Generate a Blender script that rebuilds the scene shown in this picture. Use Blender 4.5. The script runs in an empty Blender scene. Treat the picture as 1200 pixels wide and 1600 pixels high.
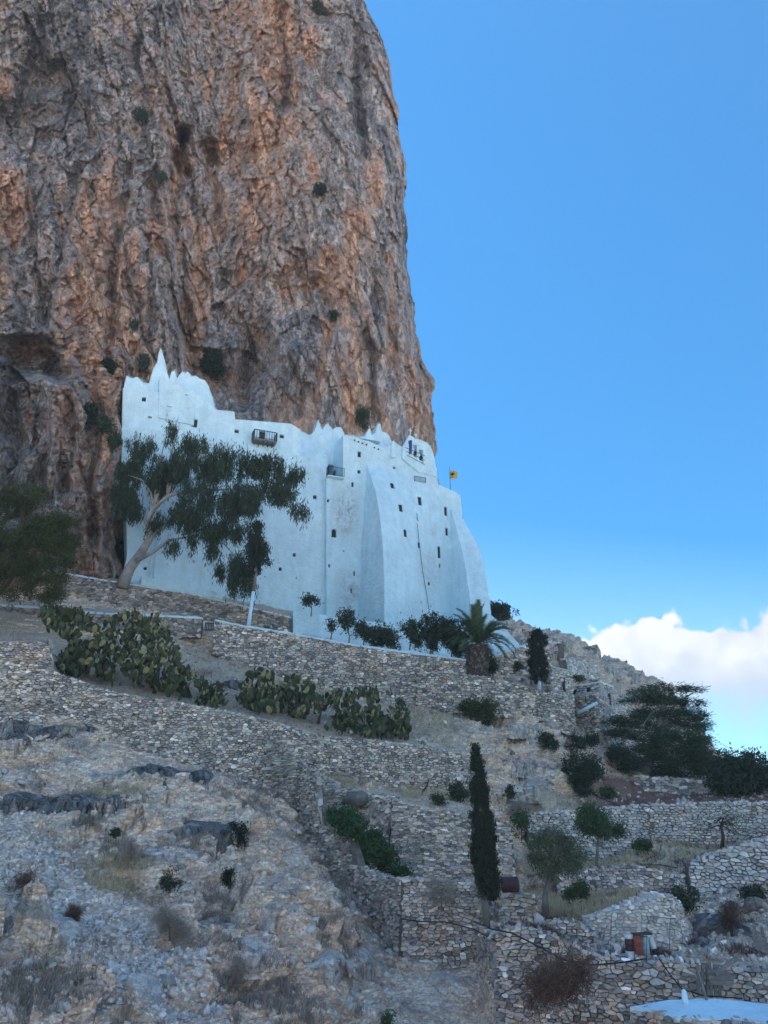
import bpy, math, random
import numpy as np
from mathutils import Vector, Matrix
from mathutils.geometry import delaunay_2d_cdt
R = math.radians
random.seed(7); rng = np.random.default_rng(11)
sc = bpy.context.scene
COL = sc.collection
# ------------------------------------------------------------------ camera, world, sun, exposure
W0, H0, FPX = 1200.0, 1600.0, 1155.0
PITCH = R(20.4); CP, SP = math.cos(PITCH), math.sin(PITCH)
cam = bpy.data.cameras.new('camera'); camo = bpy.data.objects.new('camera', cam); COL.objects.link(camo)
camo.location = (0, 0, 0); camo.rotation_euler = (R(90)+PITCH, 0, 0)
cam.sensor_fit = 'VERTICAL'; cam.sensor_height = 24; cam.lens = FPX/H0*24
cam.clip_start = .1; cam.clip_end = 60000
sc.camera = camo

SUN_AZ = R(-58)      # from +Y (away from the camera) towards -X: behind the cliff
SUN_EL = R(57)
world = bpy.data.worlds.new('World'); sc.world = world; world.use_nodes = True
wn = world.node_tree; wn.nodes.clear()
def N(nt, typ, ins=None, **kw):
    n = nt.nodes.new(typ)
    for k, v in kw.items(): setattr(n, k, v)
    if ins:
        for k, v in ins.items():
            s = n.inputs[k]
            if isinstance(v, bpy.types.NodeSocket): nt.links.new(v, s)
            elif isinstance(v, bpy.types.Node): nt.links.new(v.outputs[0], s)
            else:
                if hasattr(s.default_value, '__len__') and hasattr(v, '__len__') and len(v) == 3 and len(s.default_value) == 4: v = (*v, 1)
                s.default_value = v
    return n
def M_(nt, op, a, b=0.0, c=None, clamp=False):
    d = {0: a, 1: b}
    if c is not None: d[2] = c
    n = N(nt, 'ShaderNodeMath', d, operation=op); n.use_clamp = clamp
    return n.outputs[0]
def mixc(nt, f, a, b, mode='MIX'):
    n = nt.nodes.new('ShaderNodeMix'); n.data_type = 'RGBA'; n.blend_type = mode
    for i, v in ((0, f), (6, a), (7, b)):
        s = n.inputs[i]
        if isinstance(v, bpy.types.NodeSocket): nt.links.new(v, s)
        elif isinstance(v, bpy.types.Node): nt.links.new(v.outputs[0], s)
        else: s.default_value = (*v, 1) if hasattr(v, '__len__') and len(v) == 3 else v
    return n.outputs[2]
def ramp(nt, fac, stops, interp='LINEAR'):
    n = nt.nodes.new('ShaderNodeValToRGB'); cr = n.color_ramp; cr.interpolation = interp
    while len(cr.elements) < len(stops): cr.elements.new(.5)
    for e, (p, c) in zip(cr.elements, stops):
        e.position = p; e.color = (c, c, c, 1) if not hasattr(c, '__len__') else (*c, 1)
    nt.links.new(fac if isinstance(fac, bpy.types.NodeSocket) else fac.outputs[0], n.inputs[0])
    return n.outputs[0]
def sm(nt, v, a, b, t0=0.0, t1=1.0):
    n = N(nt, 'ShaderNodeMapRange', {0: v, 1: a, 2: b, 3: t0, 4: t1}, interpolation_type='SMOOTHSTEP')
    return n.outputs[0]

SKY_TINT = (.35, .93, 1.18)
SKY_STR = .051
sky = N(wn, 'ShaderNodeTexSky', sky_type='NISHITA', sun_disc=False, sun_elevation=SUN_EL, sun_rotation=SUN_AZ,
        altitude=300, air_density=1.0, dust_density=.15, ozone_density=1.6)
nrm = mixc(wn, 1.0, sky, (1/1.6, 1/1.9, 1/3.4), 'MULTIPLY')
nrm = N(wn, 'ShaderNodeGamma', {0: nrm, 1: .74})             # one even tone response for the whole sky
skyc = mixc(wn, 1.0, nrm, tuple(a*b for a, b in zip(SKY_TINT, (1.6, 1.9, 3.4))), 'MULTIPLY')
tc = N(wn, 'ShaderNodeTexCoord')
sep = N(wn, 'ShaderNodeSeparateXYZ', {0: tc.outputs['Generated']})
X_, Y_, Z_ = sep.outputs
az = M_(wn, 'ARCTAN2', X_, Y_)                    # 0 straight ahead, + to the right
el = M_(wn, 'ARCSINE', Z_)
warp = N(wn, 'ShaderNodeTexNoise', {'Vector': tc.outputs['Generated'], 'Scale': 6.0, 'Detail': 1.0})
# a bank of cumulus lying along the horizon, all the way round
gsq = N(wn, 'ShaderNodeMapping', {'Vector': tc.outputs['Generated'], 'Scale': (1, 1, .85)}).outputs[0]
puff = N(wn, 'ShaderNodeTexNoise', {'Vector': gsq, 'Scale': 13.0, 'Detail': 4.0, 'Roughness': .55})
puffm = N(wn, 'ShaderNodeTexNoise', {'Vector': gsq, 'Scale': 34.0, 'Detail': 5.0, 'Roughness': .55})
# tops of the bank: higher with azimuth, lumpy
azk = N(wn, 'ShaderNodeMapRange', {0: M_(wn, 'ABSOLUTE', M_(wn, 'SUBTRACT', az, 0.0)), 1: .10, 2: .54, 3: .138, 4: .236}, interpolation_type='LINEAR').outputs[0]
lump = M_(wn, 'MULTIPLY', M_(wn, 'SINE', M_(wn, 'MULTIPLY_ADD', az, 19.0, 2.1)), .016)
top = M_(wn, 'ADD', azk, lump)
top = M_(wn, 'ADD', top, sm(wn, M_(wn, 'ABSOLUTE', az), .6, 1.6, 0.0, .16))  # bank made taller outside the view, added for more fill light
top = M_(wn, 'MULTIPLY_ADD', M_(wn, 'SUBTRACT', puff.outputs[0], .5), .085, top)
top = M_(wn, 'MULTIPLY_ADD', M_(wn, 'SUBTRACT', puffm.outputs[0], .5), .03, top)
bil = N(wn, 'ShaderNodeTexVoronoi', {'Vector': mixc(wn, .07, tc.outputs['Generated'], N(wn, 'ShaderNodeTexNoise', {'Vector': tc.outputs['Generated'], 'Scale': 9.0, 'Detail': 4.0}).outputs[1]), 'Scale': 30.0, 'Smoothness': .5}, feature='SMOOTH_F1').outputs['Distance']
bil2 = N(wn, 'ShaderNodeTexVoronoi', {'Vector': tc.outputs['Generated'], 'Scale': 75.0, 'Smoothness': .5}, feature='SMOOTH_F1').outputs['Distance']
top = M_(wn, 'MULTIPLY_ADD', M_(wn, 'SUBTRACT', .45, bil), .035, top)
top = M_(wn, 'MULTIPLY_ADD', M_(wn, 'SUBTRACT', .45, bil2), .012, top)
bot = M_(wn, 'MULTIPLY_ADD', M_(wn, 'SUBTRACT', warp.outputs[0], .5), .10, .085)
bot = M_(wn, 'MULTIPLY_ADD', M_(wn, 'SUBTRACT', puff.outputs[0], .5), .10, bot)
mt = sm(wn, M_(wn, 'SUBTRACT', top, el), -.002, .007)
mb = sm(wn, M_(wn, 'SUBTRACT', el, bot), -.03, .035)
mask = M_(wn, 'MULTIPLY', mt, mb)
# cloud shade: sunlit crest on the sun's side, greyer below and inside
depth = M_(wn, 'SUBTRACT', top, el)
dp = M_(wn, 'MULTIPLY_ADD', M_(wn, 'SUBTRACT', puffm.outputs[0], .5), -.16, depth)
dp = M_(wn, 'MULTIPLY_ADD', M_(wn, 'SUBTRACT', bil, .45), .11, dp)
shd = sm(wn, dp, -.01, .12)
cc = mixc(wn, shd, (1.0, .985, .96), (.55, .60, .69))
cc = mixc(wn, sm(wn, el, .15, .07), cc, (.50, .57, .72))
CLOUD_GAIN = .25
bg1 = N(wn, 'ShaderNodeBackground', {0: skyc, 1: SKY_STR})
bg2 = N(wn, 'ShaderNodeBackground', {0: cc, 1: CLOUD_GAIN})
mx = N(wn, 'ShaderNodeMixShader', {0: mask, 1: bg1, 2: bg2})
N(wn, 'ShaderNodeOutputWorld', {0: mx})

HAZE = .00028
sl = bpy.data.lights.new('sun', 'SUN'); sl.energy = 5.0; sl.angle = R(.5); sl.color = (1, .97, .93)
so = bpy.data.objects.new('sun', sl); COL.objects.link(so)
sdir = Vector((math.sin(SUN_AZ)*math.cos(SUN_EL), math.cos(SUN_AZ)*math.cos(SUN_EL), math.sin(SUN_EL)))
so.rotation_euler = sdir.to_track_quat('Z', 'Y').to_euler()
so.location = sdir*400
sc.view_settings.view_transform = 'Standard'; sc.view_settings.look = 'None'
sc.view_settings.gamma = 1; sc.view_settings.use_curve_mapping = False
sc.view_settings.exposure = 2.15
sc.render.engine = 'CYCLES'
sc.cycles.max_bounces = 6; sc.cycles.diffuse_bounces = 4; sc.cycles.glossy_bounces = 2; sc.cycles.transparent_max_bounces = 6
sc.cycles.volume_bounces = 0
sc.cycles.use_denoising = True

# ------------------------------------------------------------------ projection helpers
def ray(px, py):
    u = (np.asarray(px, float)-600)/FPX; v = (800-np.asarray(py, float))/FPX
    dy = CP-v*SP
    return u/dy, np.ones_like(dy), (SP+v*CP)/dy
def P(px, py, Y):
    r = ray(px, py); return Vector((float(r[0])*Y, float(Y), float(r[2])*Y))
def Pn(px, py, Y):
    r = ray(px, py); return np.stack([r[0]*Y, r[1]*Y, r[2]*Y], -1)
def mpp(py, Y):
    v = (800-py)/FPX; return Y/(CP-v*SP)/FPX
def proj(p):
    p = np.asarray(p); c = p[..., 1]*CP+p[..., 2]*SP
    return 600+p[..., 0]/c*FPX, 800-(-p[..., 1]*SP+p[..., 2]*CP)/c*FPX
# ------------------------------------------------------------------ numpy noise
def _h(i, j, k, s):
    n = (i*374761393+j*668265263+k*1274126177+s*974634777) & 0xffffffff
    n = ((n ^ (n >> 13))*1274126177) & 0xffffffff
    n = ((n ^ (n >> 16))*2246822519) & 0xffffffff
    return ((n ^ (n >> 15)) & 0xffffff)/float(0xffffff)
def vn(p, s=0):
    f = np.floor(p); t = p-f; f = f.astype(np.int64); t = t*t*(3-2*t)
    r = 0
    for a in (0, 1):
        for b in (0, 1):
            for c in (0, 1):
                w = (t[..., 0] if a else 1-t[..., 0])*(t[..., 1] if b else 1-t[..., 1])*(t[..., 2] if c else 1-t[..., 2])
                r = r+w*_h(f[..., 0]+a, f[..., 1]+b, f[..., 2]+c, s)
    return r*2-1
def fbm(p, o=4, s=0, g=.5, ridge=False):
    a, t, r = 1.0, 0, 0
    for i in range(o):
        n = vn(p*(2.03**i)+i*17.3, s+i)
        if ridge: n = 1-2*np.abs(n)
        r = r+a*n; t += a; a *= g
    return r/t
def facets(p, s=0, tilt=.9):
    """blocky fracture: every jittered cell is a tilted plane of its own; returns height, distance ratio to the next cell"""
    f = np.floor(p).astype(np.int64)
    b1 = np.full(p.shape[:-1], 9e9); b2 = b1.copy(); val = np.zeros(p.shape[:-1])
    for a in (-1, 0, 1):
        for b in (-1, 0, 1):
            for c in (-1, 0, 1):
                i, j, k = f[..., 0]+a, f[..., 1]+b, f[..., 2]+c
                dx = i+_h(i, j, k, s)-p[..., 0]; dy = j+_h(i, j, k, s+1)-p[..., 1]; dz = k+_h(i, j, k, s+2)-p[..., 2]
                d = dx*dx+dy*dy+dz*dz
                m = d < b1
                b2 = np.where(m, b1, np.minimum(b2, d))
                v = (_h(i, j, k, s+3)-.5)*1.6+tilt*(dx*(_h(i, j, k, s+4)*2-1)+dz*(_h(i, j, k, s+5)*2-1)+dy*(_h(i, j, k, s+6)*2-1))
                val = np.where(m, v, val); b1 = np.where(m, d, b1)
    return val, np.sqrt(b2)-np.sqrt(b1)
# ------------------------------------------------------------------ mesh helpers
def np_mesh(name, V, F, mat=None, smooth=False, attrs=None):
    """V (n,3), F (m,k) equal-sided faces"""
    me = bpy.data.meshes.new(name)
    V = np.ascontiguousarray(V, np.float32).reshape(-1, 3); F = np.asarray(F, np.int32); m, k = F.shape
    me.vertices.add(len(V)); me.vertices.foreach_set('co', V.ravel())
    me.loops.add(m*k); me.loops.foreach_set('vertex_index', F.ravel())
    me.polygons.add(m); me.polygons.foreach_set('loop_start', np.arange(0, m*k, k, dtype=np.int32))
    if smooth: me.polygons.foreach_set('use_smooth', np.ones(m, bool))
    me.update(calc_edges=True)
    for k_, a in (attrs or {}).items():
        at = me.attributes.new(k_, 'FLOAT', 'POINT'); at.data.foreach_set('value', np.asarray(a, np.float32).ravel())
    if mat: me.materials.append(mat)
    return me
class MB:
    """collects shapes of one mesh"""
    def __init__(s): s.v = []; s.f = []; s.sm = []
    def add(s, V, F, smooth=False):
        o = len(s.v); s.v += [tuple(x) for x in V]; s.f += [tuple(i+o for i in f) for f in F]; s.sm += [smooth]*len(F)
    def box(s, c, dx, dy, dz, hx, hy, hz):
        """c centre, unit axes dx dy dz, half sizes"""
        c = Vector(c); V = []
        for i in (-1, 1):
            for j in (-1, 1):
                for k in (-1, 1): V.append(c+dx*i*hx+dy*j*hy+dz*k*hz)
        s.add(V, [(0, 1, 3, 2), (4, 6, 7, 5), (0, 4, 5, 1), (2, 3, 7, 6), (0, 2, 6, 4), (1, 5, 7, 3)])
    def tube(s, pts, rad, n=7, cap=True):
        pts = [Vector(p) for p in pts]; V = []; F = []; t0 = Vector((.3, .2, .9))
        for i, p in enumerate(pts):
            d = (pts[min(i+1, len(pts)-1)]-pts[max(i-1, 0)])
            d = d.normalized() if d.length > 1e-6 else Vector((0, 0, 1))
            u = d.cross(Vector((1, 0, 0)) if abs(d.x) < .8 else Vector((0, 1, 0))).normalized(); w = d.cross(u)
            r = rad[i] if hasattr(rad, '__len__') else rad
            for k in range(n):
                a = 2*math.pi*k/n; V.append(p+u*math.cos(a)*r+w*math.sin(a)*r)
        for i in range(len(pts)-1):
            for k in range(n): F.append((i*n+k, i*n+(k+1) % n, (i+1)*n+(k+1) % n, (i+1)*n+k))
        if cap: F.append(tuple(range(n))[::-1]); F.append(tuple((len(pts)-1)*n+k for k in range(n)))
        s.add(V, F, True)
    def lathe(s, base, prof, n=12, ax=Vector((0, 0, 1))):
        base = Vector(base); u = ax.cross(Vector((1, 0, 0)) if abs(ax.x) < .8 else Vector((0, 1, 0))).normalized(); w = ax.cross(u)
        V = []; F = []
        for r, h in prof:
            for k in range(n):
                a = 2*math.pi*k/n; V.append(base+ax*h+u*r*math.cos(a)+w*r*math.sin(a))
        for i in range(len(prof)-1):
            for k in range(n): F.append((i*n+k, i*n+(k+1) % n, (i+1)*n+(k+1) % n, (i+1)*n+k))
        F.append(tuple(range(n))[::-1]); F.append(tuple((len(prof)-1)*n+k for k in range(n)))
        s.add(V, F, True)
    def mesh(s, name, mat):
        me = bpy.data.meshes.new(name); me.from_pydata(s.v, [], s.f); me.update()
        me.polygons.foreach_set('use_smooth', s.sm)
        if mat: me.materials.append(mat)
        return me
    def build(s, name, mat, parent=None): return link(name, s.mesh(name, mat), parent)
def link(name, me, parent=None):
    o = bpy.data.objects.new(name, me); COL.objects.link(o)
    if parent is not None:
        o.parent = parent; o.matrix_parent_inverse = Matrix.Translation(-parent.location)
    return o
def thing(name, label, cat, loc=(0, 0, 0), group=None):
    o = bpy.data.objects.new(name, None); COL.objects.link(o); o.location = loc; o.empty_display_size = .3
    return tag(o, label, cat, group)
def tag(o, label=None, cat=None, group=None, kind=None):
    if label: o['label'] = label
    if cat: o['category'] = cat
    if group: o['group'] = group
    if kind: o['kind'] = kind
    elif cat and 'kind' not in o: o['kind'] = 'thing'
    return o
def in_poly(px, py, poly):
    px = np.asarray(px); py = np.asarray(py); r = np.zeros(px.shape, bool); n = len(poly)
    for i in range(n):
        x1, y1 = poly[i]; x2, y2 = poly[(i+1) % n]
        if y1 == y2: continue
        c = ((y1 > py) != (y2 > py)) & (px < (x2-x1)*(py-y1)/(y2-y1)+x1); r ^= c
    return r
# ------------------------------------------------------------------ materials
def mat(name, rough=.9, spec=.2):
    m = bpy.data.materials.new(name); m.use_nodes = True; nt = m.node_tree; nt.nodes.clear()
    b = N(nt, 'ShaderNodeBsdfPrincipled'); b.inputs['Roughness'].default_value = rough
    b.inputs['Specular IOR Level'].default_value = spec
    N(nt, 'ShaderNodeOutputMaterial', {0: b})
    return m, nt, b
def put(nt, b, col=None, bump=None, strength=.5, dist=.1):
    if col is not None:
        if isinstance(col, bpy.types.NodeSocket): nt.links.new(col, b.inputs['Base Color'])
        else: b.inputs['Base Color'].default_value = (*col, 1)
    if bump is not None:
        bn = N(nt, 'ShaderNodeBump', {'Strength': strength, 'Distance': dist, 'Height': bump}); nt.links.new(bn.outputs[0], b.inputs['Normal'])
def pos(nt, scale=(1, 1, 1), rot=(0, 0, 0)):
    g = N(nt, 'ShaderNodeNewGeometry')
    return N(nt, 'ShaderNodeMapping', {'Vector': g.outputs['Position'], 'Scale': scale, 'Rotation': rot}).outputs[0]
def noise(nt, vec, sc_, det=5, rough=.55, dist=0.0):
    return N(nt, 'ShaderNodeTexNoise', {'Vector': vec, 'Scale': sc_, 'Detail': det, 'Roughness': rough, 'Distortion': dist}).outputs[0]
def voro(nt, vec, sc_, feature='F1', out='Distance', rnd=1.0):
    n = N(nt, 'ShaderNodeTexVoronoi', {'Vector': vec, 'Scale': sc_, 'Randomness': rnd}, feature=feature)
    return n.outputs[out]
def plain(name, col, rough=.8, spec=.2, var=.25, sc_=4):
    m, nt, b = mat(name, rough, spec); v = pos(nt)
    n = noise(nt, v, sc_, 5)
    c = mixc(nt, 1.0, col, ramp(nt, n, [(.2, 1-var), (.8, 1+var)]), 'MULTIPLY')
    put(nt, b, c, n, .3, .03); return m

# cliff: orange and grey limestone
m_cliff, nt, b = mat('cliff_rock', .95, .15)
v0 = pos(nt); vst = pos(nt, (1, 1, .2), (0, R(14), 0)); vf = pos(nt, (1, 1, .5))
big = noise(nt, vst, .055, 4, .6, .6); mid = noise(nt, vst, .28, 6, .65, .5); fin = noise(nt, vf, 1.9, 6, .7)
mica = noise(nt, v0, 7.0, 4, .7)
t = M_(nt, 'MULTIPLY_ADD', M_(nt, 'SUBTRACT', mid, .5), 1.2, big)
t = M_(nt, 'MULTIPLY_ADD', M_(nt, 'SUBTRACT', fin, .5), .55, t)
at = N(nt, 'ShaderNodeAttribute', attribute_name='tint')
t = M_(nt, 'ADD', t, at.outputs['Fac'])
col = ramp(nt, t, [(.20, (.17, .16, .165)), (.34, (.28, .26, .26)), (.43, (.42, .37, .35)), (.49, (.52, .45, .42)), (.535, (.42, .31, .265)), (.62, (.56, .34, .235)), (.75, (.68, .46, .33)), (.9, (.66, .56, .48))])
cellc = voro(nt, pos(nt, (1, 1, .4), (0, R(14), 0)), 1.0, 'F1', 'Color'); cs = N(nt, 'ShaderNodeSeparateColor', {0: cellc}).outputs[0]
col = mixc(nt, 1.0, col, ramp(nt, cs, [(0, .66), (1, 1.3)]), 'MULTIPLY')
col = mixc(nt, 1.0, col, ramp(nt, fin, [(.28, .42), (.5, 1.0), (.74, 1.4)]), 'MULTIPLY')
col = mixc(nt, ramp(nt, M_(nt, 'MULTIPLY_ADD', mica, .35, noise(nt, vst, .6, 5, .7, 1.2)), [(.80, 0), (.92, .6)]), col, (.46, .43, .42))
strk = noise(nt, pos(nt, (1, 1, .09)), .55, 6, .65, .3)
col = mixc(nt, ramp(nt, strk, [(.56, 0), (.70, .6)]), col, (.11, .115, .13))
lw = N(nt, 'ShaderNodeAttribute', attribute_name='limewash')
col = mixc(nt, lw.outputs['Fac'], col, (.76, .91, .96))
crk = voro(nt, vst, .75, 'DISTANCE_TO_EDGE'); crk2 = voro(nt, vf, 2.6, 'DISTANCE_TO_EDGE')
h = M_(nt, 'MULTIPLY_ADD', ramp(nt, crk, [(0, 0), (.07, 1)]), .5, fin)
h = M_(nt, 'MULTIPLY_ADD', ramp(nt, crk2, [(0, 0), (.1, 1)]), .3, h)
h = M_(nt, 'MULTIPLY_ADD', mica, .25, h)
put(nt, b, col, h, .8, .35)

# hillside: rock where steep, earth with dry grass and grit where flatter
m_hill, nt, b = mat('hillside_ground', .95, .15)
v0 = pos(nt); vt = pos(nt, (.8, .9, 2.6), (R(-12), R(16), 0))
g = N(nt, 'ShaderNodeNewGeometry'); nz = N(nt, 'ShaderNodeSeparateXYZ', {0: g.outputs['Normal']}).outputs[2]
lay = noise(nt, vt, .9, 6, .65, .8); fin = noise(nt, v0, 5.5, 6, .72); bg = noise(nt, v0, .16, 4, .6, .5)
spk = voro(nt, v0, 7.0, 'F1', 'Color'); spkv = N(nt, 'ShaderNodeSeparateColor', {0: spk}).outputs[0]
rock = ramp(nt, M_(nt, 'MULTIPLY_ADD', M_(nt, 'SUBTRACT', fin, .5), .5, lay), [(.2, (.30, .28, .275)), (.34, (.56, .52, .50)), (.44, (.78, .70, .63)), (.53, (.60, .48, .40)), (.60, (.82, .74, .67)), (.8, (.88, .84, .80))])
cellr = N(nt, 'ShaderNodeSeparateColor', {0: voro(nt, vt, 1.7, 'F1', 'Color')}).outputs; cellq = N(nt, 'ShaderNodeSeparateColor', {0: voro(nt, vt, 5.0, 'F1', 'Color')}).outputs
rock = mixc(nt, 1.0, rock, ramp(nt, cellr[0], [(0, .85), (1, 1.25)]), 'MULTIPLY')
rock = mixc(nt, 1.0, rock, ramp(nt, cellq[1], [(0, .86), (.75, 1.1), (1, 1.4)]), 'MULTIPLY')
rock = mixc(nt, 1.0, rock, (1.10, .97, .86), 'MULTIPLY')
slate = ramp(nt, fin, [(.3, (.26, .265, .28)), (.7, (.46, .46, .47))])
rock = mixc(nt, ramp(nt, noise(nt, vt, .33, 4, .6, .8), [(.56, 0), (.62, .7)]), rock, slate)
scree = mixc(nt, 1.0, ramp(nt, bg, [(.35, (.66, .58, .52)), (.6, (.78, .66, .56))]), ramp(nt, spkv, [(0, .5), (.7, 1.1), (1, 1.75)]), 'MULTIPLY')
dry = ramp(nt, fin, [(.25, (.38, .285, .22)), (.5, (.60, .46, .35)), (.8, (.78, .65, .51))])
a_s = N(nt, 'ShaderNodeAttribute', attribute_name='scree').outputs['Fac']
a_r = N(nt, 'ShaderNodeAttribute', attribute_name='red').outputs['Fac']
a_g = N(nt, 'ShaderNodeAttribute', attribute_name='straw').outputs['Fac']
flat = sm(nt, M_(nt, 'MULTIPLY_ADD', M_(nt, 'SUBTRACT', fin, .5), .7, nz), .60, .80)
soft = mixc(nt, a_s, dry, scree)
soft = mixc(nt, a_r, soft, ramp(nt, fin, [(.3, (.20, .105, .08)), (.7, (.34, .18, .135))]))
soft = mixc(nt, M_(nt, 'MULTIPLY', a_g, ramp(nt, noise(nt, v0, 1.2, 4), [(.35, .15), (.6, .9)])), soft, ramp(nt, fin, [(.3, (.58, .43, .26)), (.7, (.80, .66, .44))]))
a_k = N(nt, 'ShaderNodeAttribute', attribute_name='rocky').outputs['Fac']
flat = M_(nt, 'MULTIPLY', flat, sm(nt, M_(nt, 'MULTIPLY_ADD', M_(nt, 'SUBTRACT', lay, .5), 2.2, a_k), .25, .75, 1.0, .0))
flat = M_(nt, 'MAXIMUM', flat, M_(nt, 'MULTIPLY', a_s, .8))
col = mixc(nt, M_(nt, 'MAXIMUM', flat, M_(nt, 'MAXIMUM', a_r, M_(nt, 'MULTIPLY', a_g, .7))), rock, soft)
ck = voro(nt, vt, 1.3, 'DISTANCE_TO_EDGE'); ck2 = voro(nt, v0, 6.0, 'F1')
h = M_(nt, 'MULTIPLY_ADD', ramp(nt, ck, [(0, 0), (.06, 1)]), .35, fin)
h = M_(nt, 'MULTIPLY_ADD', ck2, -.35, h)
h = M_(nt, 'MULTIPLY_ADD', cellq[0], .22, h)
h = M_(nt, 'MULTIPLY_ADD', lay, .7, h)
warm = noise(nt, pos(nt, (1, 1, 1.8), (R(-12), R(20), 0)), .45, 5, .65, .8)
col = mixc(nt, 1.0, col, mixc(nt, ramp(nt, warm, [(.42, 0), (.58, 1)]), (.98, .98, .97), (1.0, .90, .82)), 'MULTIPLY')
peb = N(nt, 'ShaderNodeSeparateColor', {0: voro(nt, v0, 13.0, 'F1', 'Color')}).outputs[0]
col = mixc(nt, 1.0, col, ramp(nt, peb, [(0, .86), (.8, 1.16), (1, 1.5)]), 'MULTIPLY')
put(nt, b, col, h, .85, .15)

# single field stones
def stone_mat(name, lift=1.0, white=0.0):
    m, nt, b = mat(name, .9, .25)
    oi = N(nt, 'ShaderNodeObjectInfo'); gi = N(nt, 'ShaderNodeNewGeometry')
    r = M_(nt, 'FRACT', M_(nt, 'ADD', oi.outputs['Random'], gi.outputs['Random Per Island']))
    r2 = M_(nt, 'FRACT', M_(nt, 'MULTIPLY', r, 17.31)); v = pos(nt)
    fin = noise(nt, v, 9.0, 5, .7); md = noise(nt, v, 1.3, 4, .6)
    c = ramp(nt, r, [(0, (.24, .235, .24)), (.18, (.36, .355, .36)), (.38, (.47, .455, .44)), (.54, (.54, .50, .455)), (.68, (.42, .36, .31)), (.80, (.58, .49, .40)), (.88, (.48, .36, .27)), (.91, (.62, .60, .58)), (.97, (.80, .79, .77))], 'CONSTANT')
    c = mixc(nt, 1.0, c, ramp(nt, r2, [(0, .58*lift), (1, 1.22*lift)]), 'MULTIPLY')
    c = mixc(nt, 1.0, c, ramp(nt, fin, [(.25, .62), (.5, 1.02), (.8, 1.4)]), 'MULTIPLY')
    c = mixc(nt, 1.0, c, (1.07, .98, .90), 'MULTIPLY')
    c = mixc(nt, ramp(nt, md, [(.55, 0), (.72, .3)]), c, (.40, .30, .22))
    if white: c = mixc(nt, ramp(nt, M_(nt, 'MULTIPLY_ADD', fin, .35, md), [(.5, 0), (.75, white)]), c, (.66, .65, .63))
    put(nt, b, c, fin, .6, .05); return m
m_stone = stone_mat('field_stone', 1.38); m_stone_w = stone_mat('limed_stone', 1.6, .55); m_stone_d = stone_mat('brown_stone', 1.02)
m_slate, nt, b = mat('blue_grey_bedrock', .85, .25); v = pos(nt)
n1 = noise(nt, pos(nt, (1, 1, .35)), 2.2, 7, .7, .6); n2 = noise(nt, v, .9, 4, .6); cv = N(nt, 'ShaderNodeSeparateColor', {0: voro(nt, pos(nt, (1, 1, .6), (0, R(10), 0)), 2.2, 'F1', 'Color')}).outputs[0]
c = ramp(nt, n1, [(.25, (.09, .095, .11)), (.45, (.22, .235, .255)), (.6, (.33, .345, .36)), (.78, (.56, .53, .49))])
c = mixc(nt, ramp(nt, n2, [(.5, 0), (.6, .8)]), c, (.52, .41, .32)); c = mixc(nt, 1.0, c, ramp(nt, cv, [(0, .55), (1, 1.45)]), 'MULTIPLY')
fis = ramp(nt, voro(nt, pos(nt, (1, 1, .6), (0, R(10), 0)), 2.2, 'DISTANCE_TO_EDGE'), [(0, 0), (.06, 1)]); fin = noise(nt, v, 9, 5, .75)
c = mixc(nt, 1.0, c, ramp(nt, fin, [(.3, .6), (.7, 1.4)]), 'MULTIPLY')
put(nt, b, c, M_(nt, 'ADD', M_(nt, 'ADD', n1, cv), M_(nt, 'ADD', fis, fin)), 1.0, .2)
m_core = plain('wall_earth', (.17, .145, .125), .95, .1, .6, 5)
m_outc, nt, b = mat('tan_outcrop', .9, .2); v = pos(nt, (1, 1, 2.4), (R(-8), R(14), 0))
n1 = noise(nt, v, 1.8, 7, .7, .5); cv = N(nt, 'ShaderNodeSeparateColor', {0: voro(nt, v, 2.4, 'F1', 'Color')}).outputs[0]
c = ramp(nt, n1, [(.25, (.24, .22, .215)), (.42, (.52, .45, .40)), (.5, (.72, .64, .56)), (.58, (.50, .37, .28)), (.7, (.80, .74, .68))])
c = mixc(nt, 1.0, c, ramp(nt, cv, [(0, .7), (1, 1.25)]), 'MULTIPLY'); put(nt, b, c, M_(nt, 'ADD', n1, cv), .9, .15)
m_plaster = plain('rough_plaster', (.56, .52, .48), .95, .1, .3, 1.5)

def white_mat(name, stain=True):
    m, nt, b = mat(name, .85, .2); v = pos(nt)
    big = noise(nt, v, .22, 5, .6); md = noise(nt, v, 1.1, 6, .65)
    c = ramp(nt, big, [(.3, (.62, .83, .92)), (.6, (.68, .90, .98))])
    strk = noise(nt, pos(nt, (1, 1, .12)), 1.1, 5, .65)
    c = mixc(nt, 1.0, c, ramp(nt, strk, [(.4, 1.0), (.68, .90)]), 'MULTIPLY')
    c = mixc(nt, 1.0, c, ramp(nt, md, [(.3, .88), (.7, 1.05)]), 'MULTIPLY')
    if stain:
        st = N(nt, 'ShaderNodeAttribute', attribute_name='stain').outputs['Fac']
        s2 = ramp(nt, M_(nt, 'MULTIPLY_ADD', noise(nt, v, 3.0, 6, .75), .5, M_(nt, 'MULTIPLY', md, .6)), [(.46, 0), (.62, 1)])
        c = mixc(nt, M_(nt, 'MULTIPLY', st, s2), c, (.36, .38, .40))
    hh = M_(nt, 'ADD', voro(nt, pos(nt, (1, 1, 1.8)), 1.9, 'SMOOTH_F1'), noise(nt, v, 5, 4))
    put(nt, b, c, hh, .6, .13); return m
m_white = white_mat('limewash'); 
m_dark = plain('dark_opening', (.018, .02, .024), .6, .3, .2)
m_shutter = plain('weathered_shutter', (.06, .075, .08), .7, .2, .2)
m_wood = plain('grey_wood', (.20, .19, .18), .85, .15, .35, 6)
m_iron = plain('dark_iron', (.03, .035, .04), .5, .4, .2)
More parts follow.
